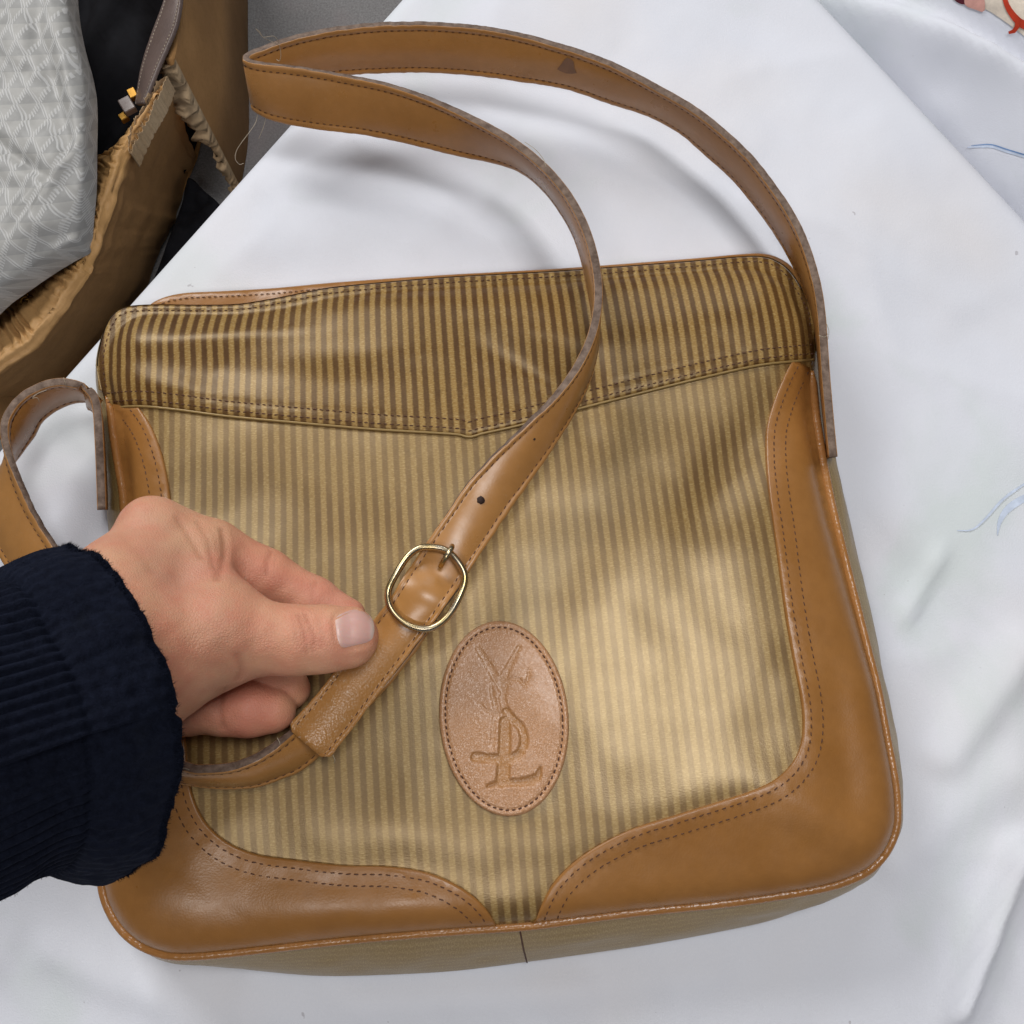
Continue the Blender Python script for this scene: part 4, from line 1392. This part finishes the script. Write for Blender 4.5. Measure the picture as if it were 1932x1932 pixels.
# fuzz along the hem and on the worn places
nf = 7000
ph = rng.uniform(-1.9, 2.0, nf)
edge = rng.random(nf) < 0.6
ss = np.where(edge, rng.uniform(0, 0.0025, nf), rng.uniform(0, 0.05, nf))
pp_ = sleeve_pt(ss, ph % (2 * math.pi))
out = np.cos(ph)[:, None] * mm_ + np.sin(ph)[:, None] * e1
d = out * rng.uniform(0.3, 1, nf)[:, None] + aT * (edge * rng.uniform(0.2, 1.2, nf))[:, None] + rng.normal(0, .5, (nf, 3))
d /= np.linalg.norm(d, axis=1, keepdims=True)
ln_ = np.where(edge, rng.uniform(0.0006, 0.0015, nf), rng.uniform(0.0004, 0.0009, nf))
sd = np.cross(d, rng.normal(0, 1, (nf, 3))); sd /= np.linalg.norm(sd, axis=1, keepdims=True)
w_ = np.where(edge, 0.00009, 0.00006)[:, None]
V = np.stack([pp_ - sd * w_, pp_ + sd * w_, pp_ + d * ln_[:, None]], 1).reshape(-1, 3)
F = np.arange(nf * 3).reshape(-1, 3)
fz = mk('cuff_fuzz', V, F, M['sleeve'], sleeve, smooth=False)
tag(fz, kind='stuff')
# ================================================================== CARDBOARD BOX AND WHAT LIES IN IT
def card_mat(name, c1, c2, br=0.7):
    m, nt, b = mat_new(name)
    n = noise(nt, 18, 4, 0.6); n2 = noise(nt, 300, 3, 0.6)
    col = mixc(nt, ramp(nt, n, [(0.35, 0), (0.68, 1)]), c1, c2)
    col = mixc(nt, ramp(nt, n2, [(0.5, 0), (0.8, 0.35)]), col, tuple(x * 0.6 for x in c1))
    nt.links.new(col, b.inputs['Base Color'])
    b.inputs['Roughness'].default_value = br
    b.inputs['Specular IOR Level'].default_value = 0.3
    bump(nt, b, n2, 0.25, 0.001)
    return m


M['card'] = card_mat('brown_cardboard', (0.36, 0.19, 0.07), (0.45, 0.245, 0.095), 0.85)
M['card_torn'] = card_mat('torn_cardboard', (0.40, 0.27, 0.15), (0.54, 0.40, 0.25), 0.9)
M['card_tape'] = card_mat('taped_cardboard', (0.42, 0.235, 0.085), (0.52, 0.30, 0.125), 0.5)
box = empty('cardboard_box', tuple(P(150, 300, FLOOR_Z)))
tag(box, 'open brown cardboard box with a torn crushed corner beside the table', 'box')
RZ = -0.25


def loft(name, cols, mat, parent, step, noise_amp=0.0, seed=0, mats=None, midx=None, closed_sec=False):
    """cols: list of stations, each a list of 3D points (same count)."""
    arr = np.array(cols, float); ns, m, _ = arr.shape
    d = cr(arr.reshape(ns, -1), step=step).reshape(-1, m, 3)
    k = len(d)
    if noise_amp:
        ii = np.arange(k)[:, None] * step * 1.0; jj = np.arange(m)[None, :] * 1.0
        d[..., 2] += noise_amp * fbm(ii * 6 + 0 * jj, jj * 0.9 + 0 * ii, seed)
        d[..., 0] += noise_amp * fbm(ii * 6 + 0 * jj + 40, jj * 0.9 + 0 * ii, seed + 5)
    V = d.reshape(-1, 3); F = []; mi = []
    for i in range(k - 1):
        for j in range(m if closed_sec else m - 1):
            l = (j + 1) % m
            F.append((i * m + j, i * m + l, (i + 1) * m + l, (i + 1) * m + j)); mi.append(midx[j] if midx else 0)
    if closed_sec:
        F.append(tuple(range(m))); F.append(tuple((k - 1) * m + j for j in range(m))[::-1]); mi += [midx[-1] if midx else 0] * 2
    o = mk(name, V, F, mats or mat, parent, midx=mi if midx else None)
    bm = bmesh.new(); bm.from_mesh(o.data); bmesh.ops.recalc_face_normals(bm, faces=bm.faces); bm.to_mesh(o.data); bm.free()
    return o


# right-hand wall, standing straight, split at its corner
def wall_col(u, v, lean=0.0, t=0.006):
    top = P(u, v, RZ)
    i = np.array([-1.0, 0.0, 0])
    base = np.array([top[0] + lean, top[1], FLOOR_Z + 0.002])
    return [base, top * .5 + base * .5, top - [0, 0, .003], top, top + i * t * .5 + [0, 0, .0005], top + i * t, top + i * t - [0, 0, .003], base * .5 + top * .5 + i * t, base + i * t]


wallA = loft('wall', [wall_col(349, -420), wall_col(352, -200), wall_col(350, -40), wall_col(345, 20), wall_col(336, 70), wall_col(327, 112)], M['card'], box, 0.006, 0.0006, 3, closed_sec=True)
# torn raw edge down the split corner
tt = np.linspace(0, 1, 120)
top = P(326, 114, RZ); basep = np.array([top[0], top[1], FLOOR_Z + 0.004])
V = []; F = []
for i, t in enumerate(tt):
    c = top * (1 - t) + basep * t
    a = 0.0040 * fbm(np.array([t * 26]), np.array([1.0]), 91)[0]; b_ = 0.0045 * fbm(np.array([t * 33]), np.array([5.0]), 92)[0]
    w = 0.013 * (0.55 + 0.45 * math.sin(t * 5.2 + 0.3)) * (1 - 0.35 * t) + 0.004
    V += [c + [0.0016, 0.0015, 0], c + [0.0010, -0.004 + a, 0], c + [-w * .45, -0.0055 + b_, 0.001], c + [-w + b_, -0.003 + a, 0], c + [-0.0070, 0.003, 0]]
for i in range(len(tt) - 1):
    for j in range(4): F.append((i * 5 + j, i * 5 + j + 1, i * 5 + j + 6, i * 5 + j + 5))
mk('torn_edge', V, F, M['card_torn'], wallA)

# front wall, crushed and leaning, its lining showing
WB = [((300, 214), (318, 150), (372, 300)), ((262, 232), (300, 190), (366, 315)), ((206, 288), (250, 287), (352, 338)), ((150, 338), (218, 377), (335, 412)), ((108, 420), (178, 498), (300, 482)), ((60, 498), (158, 536), (262, 562)),
      ((0, 545), (80, 643), (190, 652)), ((-60, 590), (0, 705), (110, 742)), ((-140, 640), (-100, 770), (0, 830))]
cols = []
for (iu, iv), (ru, rv), (bu, bv) in WB:
    r = P(ru, rv, RZ - 0.006); ii = P(iu, iv, RZ - 0.050); b_ = P(bu, bv, FLOOR_Z + 0.002)
    din = P(iu, iv, RZ - 0.01) - P(ru, rv, RZ - 0.01); din = din / np.linalg.norm(din)
    crest = r + din * 0.005 + [0, 0, 0.006]; crest2 = r + din * 0.010 + [0, 0, 0.004]
    deep = ii + din * 0.012 + [0, 0, -0.006]
    m1 = crest2 * .6 + ii * .4; m2 = crest2 * .25 + ii * .75
    sec = np.array([b_, b_ * .66 + r * .34, b_ * .33 + r * .67, r * .9 + b_ * .1, r, crest, crest2, m1, m2, ii, deep])
    cols.append(np.stack([np.interp(np.linspace(0, 10, 51), np.arange(11), sec[:, k]) for k in range(3)], -1))
arr = np.array(cols)
wallB = loft('wall', cols, None, box, 0.003, 0.0012, 12, mats=[M['card'], M['card_tape']], midx=[0] * 20 + [1] * 30)
# folds pressed into the lining: displace vertices of the inner slope
V = np.array([v.co[:] for v in wallB.data.vertices]); m_ = 51
k_ = len(V) // m_
G = V.reshape(k_, m_, 3)
si, ti_ = np.meshgrid(np.arange(k_) * 0.003, np.arange(m_) / 50.0, indexing='ij')
inn_ = sm(0.46, 0.62, ti_)
fold_ = np.abs(np.sin(si * 62 + 1.2 * fbm(si * 18, ti_ * 2, 111, 2) + ti_ * 7))
dz = inn_ * (0.0042 * (fold_ - 0.5) * (0.55 + 0.45 * np.sin(si * 17 + 1)) + 0.0010 * fbm(si * 45, ti_ * 7, 113, 2)) + (1 - inn_) * 0
dx = (1 - inn_) * (0.0008 * fbm(si * 14, ti_ * 3, 115, 2)) + inn_ * 0.0008 * fbm(si * 30, ti_ * 5, 119, 2)
rimn = np.exp(-((ti_ - 0.45) / 0.05) ** 2) * 0.0007 * fbm(si * 30, ti_ * 0 + 2, 121, 2)
G[..., 2] += dz + rimn
G[..., 0] += dx
for i_, v_ in enumerate(wallB.data.vertices): v_.co = G.reshape(-1, 3)[i_]
# torn top of the front wall: two liners with the fluting between them
pth = cr([P(317, 146, RZ), P(300, 190, RZ), P(272, 240, RZ), P(248, 292, RZ - 0.002)], n=110)
tg_ = tangents(pth); inw = np.stack([-tg_[:, 1], tg_[:, 0], 0 * tg_[:, 0]], -1)
inw *= np.sign(inw[:, :1] * -1)


def liner(off, amp, h0, seed, fl=False):
    V = []; F = []
    i_ = np.arange(110)
    w_ = np.sin(np.pi * i_ / 109) ** 0.5
    hz = h0 + amp * fbm(i_ * 0.16, i_ * 0 + seed, seed) * w_
    o_ = off * w_ + (0.0022 * w_ * np.sin(i_ * 0.62) if fl else 0.0005 * fbm(i_ * 0.3, i_ * 0 + 3, seed + 2))
    for k in range(110):
        c = pth[k] + inw[k] * o_[k]
        V += [c + [0, 0, hz[k]], c + [0, 0, -0.016], c + inw[k] * 0.0005 + [0, 0, -0.016], c + inw[k] * 0.0005 + [0, 0, hz[k] - 0.0003]]
    for k in range(109):
        for j in range(4): F.append((k * 4 + j, (k + 1) * 4 + j, (k + 1) * 4 + (j + 1) % 4, k * 4 + (j + 1) % 4))
    return mk('torn_edge', V, F, M['card_torn'], wallB, smooth=False)


liner(0.0005, 0.0030, 0.0015, 95)
liner(0.0046, 0.0012, -0.0008, 99, True)
liner(0.0082, 0.0034, 0.0016, 97)
# far walls and floor of the box (out of the picture, close the box)
p1 = P(349, -420, RZ); p2 = P(-100, 770, RZ); p3 = np.array([p2[0] - 0.12, p1[1] - 0.02, RZ])
for a, b_ in ((p1, p3), (p3, p2 + [0, 0, 0])):
    V = [a, b_, [b_[0], b_[1], FLOOR_Z + .002], [a[0], a[1], FLOOR_Z + .002]]
    nrm = np.cross(np.array(V[1]) - V[0], np.array(V[2]) - V[0]); nrm /= np.linalg.norm(nrm)
    V2 = [np.array(v) + nrm * 0.006 for v in V]
    mk('wall', V + V2, [(0, 1, 2, 3), (7, 6, 5, 4), (0, 4, 5, 1), (1, 5, 6, 2), (2, 6, 7, 3), (3, 7, 4, 0)], M['card'], box, smooth=False)
kb = P(372, 300, FLOOR_Z + .004)
mk('bottom', [[p1[0], p1[1], FLOOR_Z + .004], [p3[0], p3[1], FLOOR_Z + .004], [p2[0], p2[1], FLOOR_Z + .004], kb], [(0, 1, 2, 3)], M['card'], box, smooth=False)

# black fabric filling the box
M['black'] = plain('black_fabric', (0.006, 0.006, 0.008), 0.85, 0, 0.15)
bs = Surf(lambda u, v: -318 + 9 * fbm(u / 60, v / 110, 41) + 16 * np.exp(-(((u - 190) * 0.93 + (v - 60) * 0.36) / 26) ** 2) - 22 * sm(250, 330, u), -0.315)
bf = sheet('black_garment', bs, cr([(90, -160), (330, -160), (338, -20), (322, 70), (305, 130), (278, 195), (240, 245), (190, 300), (140, 350), (90, 410), (20, 470), (-60, 420), (-60, -100)], step=9, closed=True),
           M['black'], None, 0.0, 0.09, 5.0, 0.006, ring=3)
tag(bf, 'black fabric bundle inside the cardboard box behind the silver patterned bag', 'garment')
# dark sheet added as the shadow in the gap under the table edge
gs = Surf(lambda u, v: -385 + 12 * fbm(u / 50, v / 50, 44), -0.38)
gb = sheet('gap_shade_sheet', gs, cr([(352, 330), (380, 352), (420, 400), (420, 520), (360, 640), (230, 760), (150, 760), (230, 620), (285, 520), (315, 440), (338, 380)], step=8, closed=True), M['black'], None, 0.0, 0.04, 5.0, 0.006, ring=3)
tag(gb, 'added dark sheet standing in for shadow in the gap between cardboard box and table', 'bag')

# taupe strap with pale stitching and gold fittings
M['taupe'] = leather('taupe_leather', (0.105, 0.075, 0.066), (0.14, 0.10, 0.088), 0.4, 900, 0.1)
ts = empty('taupe_strap', tuple(P(290, 80, -0.26)))
tag(ts, 'taupe leather bag strap with pale stitching against the box wall', 'strap')
th_ = M['thread']; M['thread'] = M['thread_light']
tso, _, _, _ = strap('strap_band', [(346, -60, -238, 318, -62, -244), (343, 0, -238, 312, -2, -246), (335, 46, -239, 293, 52, -252), (318, 88, -241, 278, 95, -258), (300, 128, -244, 268, 132, -262), (284, 168, -247, 262, 168, -264), (272, 196, -250, 258, 198, -268)], ts, 0.003, [M['taupe'], M['taupe']])
M['thread'] = th_
M['gold'] = plain('gold_metal', (0.26, 0.14, 0.03), 0.45, 1.0)


def bevel_box(name, c, sx, sy, sz, rz, mat, parent):
    bm = bmesh.new(); bmesh.ops.create_cube(bm, size=1.0)
    for v in bm.verts: v.co = Vector((v.co.x * sx, v.co.y * sy, v.co.z * sz))
    bmesh.ops.bevel(bm, geom=bm.edges[:], offset=min(sx, sy, sz) * 0.10, segments=1, affect='EDGES')
    c_, s_ = math.cos(rz), math.sin(rz)
    V = [(c[0] + v.co.x * c_ - v.co.y * s_, c[1] + v.co.x * s_ + v.co.y * c_, c[2] + v.co.z) for v in bm.verts]
    bm.verts.index_update(); F = [[v.index for v in f.verts] for f in bm.faces]; bm.free()
    return mk(name, V, F, mat, parent, smooth=False)


bevel_box('gold_fitting', P(251, 178, -0.268), 0.006, 0.008, 0.005, 0.5, M['gold'], ts)
bevel_box('gold_fitting', P(234, 222, -0.274), 0.006, 0.006, 0.005, 0.6, M['gold'], ts)
bevel_box('dark_fitting', P(241, 200, -0.268), 0.009, 0.012, 0.006, 0.55, M['taupe'], ts)


# silver-grey patterned tote
def tote_mat():
    m, nt, b = mat_new('silver_chevron_canvas')
    uv = nt.nodes.new('ShaderNodeTexCoord'); uv.name = 'COORD'
    mp = nd(nt, 'ShaderNodeMapping'); mp.inputs['Scale'].default_value = (80, 80, 1); mp.inputs['Rotation'].default_value = (0, 0, math.radians(12))
    nt.links.new(uv.outputs['UV'], mp.inputs['Vector'])
    sep = nt.nodes.new('ShaderNodeSeparateXYZ'); nt.links.new(mp.outputs[0], sep.inputs[0])

    def mth(op, a, b_=None, c=None):
        x = nd(nt, 'ShaderNodeMath', _operation=op)
        for i, v in enumerate((a, b_, c)):
            if v is None: continue
            if isinstance(v, bpy.types.NodeSocket): nt.links.new(v, x.inputs[i])
            else: x.inputs[i].default_value = v
        return x.outputs[0]
    row = mth('FLOOR', sep.outputs['Y'])
    xs = mth('MULTIPLY_ADD', row, 0.5, sep.outputs['X'])
    fx = mth('FRACT', xs); fy = mth('FRACT', sep.outputs['Y'])
    ax_ = mth('ABSOLUTE', mth('SUBTRACT', fx, 0.5))
    tri = mth('LESS_THAN', mth('MULTIPLY_ADD', ax_, 2.0, 0.0), fy)                    # triangles
    arm = mth('LESS_THAN', mth('ABSOLUTE', mth('SUBTRACT', mth('MULTIPLY', ax_, 2.0), fy)), 0.28)
    hatch = mth('GREATER_THAN', mth('SINE', mth('MULTIPLY', mth('ADD', xs, mth('MULTIPLY', sep.outputs['Y'], 0.35)), 46.0)), 0.0)
    pat = mth('MULTIPLY', arm, hatch)
    n = noise(nt, 60, 4, 0.6)
    base = mixc(nt, ramp(nt, n, [(0.3, 0), (0.7, 1)]), (0.26, 0.258, 0.25), (0.33, 0.328, 0.32))
    col = mixc(nt, mth('MULTIPLY', tri, 0.45), base, (0.43, 0.42, 0.395))
    col = mixc(nt, mth('MULTIPLY', pat, 0.75), col, (0.50, 0.50, 0.495))
    nt.links.new(col, b.inputs['Base Color']); b.inputs['Roughness'].default_value = 0.5
    b.inputs['Specular IOR Level'].default_value = 0.35
    bump(nt, b, mth('ADD', mth('MULTIPLY', pat, 0.5), noise(nt, 500, 3, 0.6)), 0.2, 0.0008)
    return m


M['tote'] = tote_mat()
tote = empty('patterned_bag', tuple(P(60, 250, -0.3)))
tag(tote, 'silver grey bag with hatched chevron print slumped in the cardboard box', 'bag')
TP = cr([(118, -120), (122, -40), (127, 8), (136, 55), (152, 115), (159, 168), (158, 265), (157, 327), (152, 384), (147, 440), (140, 452), (118, 463), (67, 494), (0, 540), (-120, 620), (-260, 500), (-260, -100)], step=6, closed=True)


def tote_h(u, v):
    pts = np.stack([np.ravel(u), np.ravel(v)], -1)
    d = seg_dist(pts, TP[::2], True) * np.where(inside(pts, TP[::2]), 1, -1)
    d = d.reshape(np.shape(u))
    z = -216 - 9 * np.exp(-np.clip(d, 0, 999) / 9.0)
    r, s = line_side(u, v, (140, 460), (-200, 690))
    z = z - 26 * sm(70, -10, -r * -1) * 0
    z = z - 14 * sm(75, 10, d) * sm(330, 430, v)
    z = z + dent(u, v, 118, 310, 90, 10, -58, 6) + dent(u, v, 92, 330, 90, 9, -54, -6) + dent(u, v, 62, 365, 70, 10, -48, 4) + dent(u, v, 40, 300, 90, 12, 35, -4)
    z = z + dent(u, v, 95, 150, 16, 170, -14, -4) + dent(u, v, 128, 150, 13, 160, -10, 3) + dent(u, v, 20, 120, 60, 90, 10, 3) + dent(u, v, 70, 40, 12, 120, 8, -2)
    z = z + dent(u, v, 110, 425, 40, 9, -30, -4) + 2.2 * fbm(u / 70, v / 70, 47) + 0.35 * fbm(u / 24, v / 24, 48)
    return z


TOS = Surf(tote_h, -0.215)
sheet('bag_body', TOS, TP, M['tote'], tote, 0, 0.02, 2.4, 0.002, ring=1.2, uvrot=0.25, uvz=0.7)

# gold charm in a scrap of clear film by the lower wall
ch = empty('gold_charm', tuple(P(50, 570, -0.28)))
tag(ch, 'small gold charm glinting in the box below the silver bag', 'charm')
for a, b_, r_ in ((42, 556, .0032), (52, 560, .0030), (47, 568, .0028), (58, 570, .0026)):
    c = P(a, b_, -0.272); t = np.linspace(0, 2 * math.pi, 20, endpoint=False); tl = random.uniform(0.3, 1.2); az = random.uniform(0, 3)
    e_ = np.array([math.cos(az), math.sin(az), 0]); f_ = np.array([-math.sin(az) * math.cos(tl), math.cos(az) * math.cos(tl), math.sin(tl)])
    tube('link', c + r_ * (np.cos(t)[:, None] * e_ + np.sin(t)[:, None] * f_), 0.0009, M['gold'], ch, 8, True)
for a, b_ in ((50, 577), (62, 583), (70, 581), (87, 612), (28, 598), (15, 610)):
    bm = bmesh.new(); bmesh.ops.create_icosphere(bm, subdivisions=2, radius=random.uniform(.0010, .0019))
    c = P(a, b_, -0.274); V = [c + np.array(v.co[:]) * [1.3, 0.9, 1] for v in bm.verts]; bm.verts.index_update(); F = [[v.index for v in f.verts] for f in bm.faces]; bm.free()
    mk('bead', V, F, M['gold'], ch)
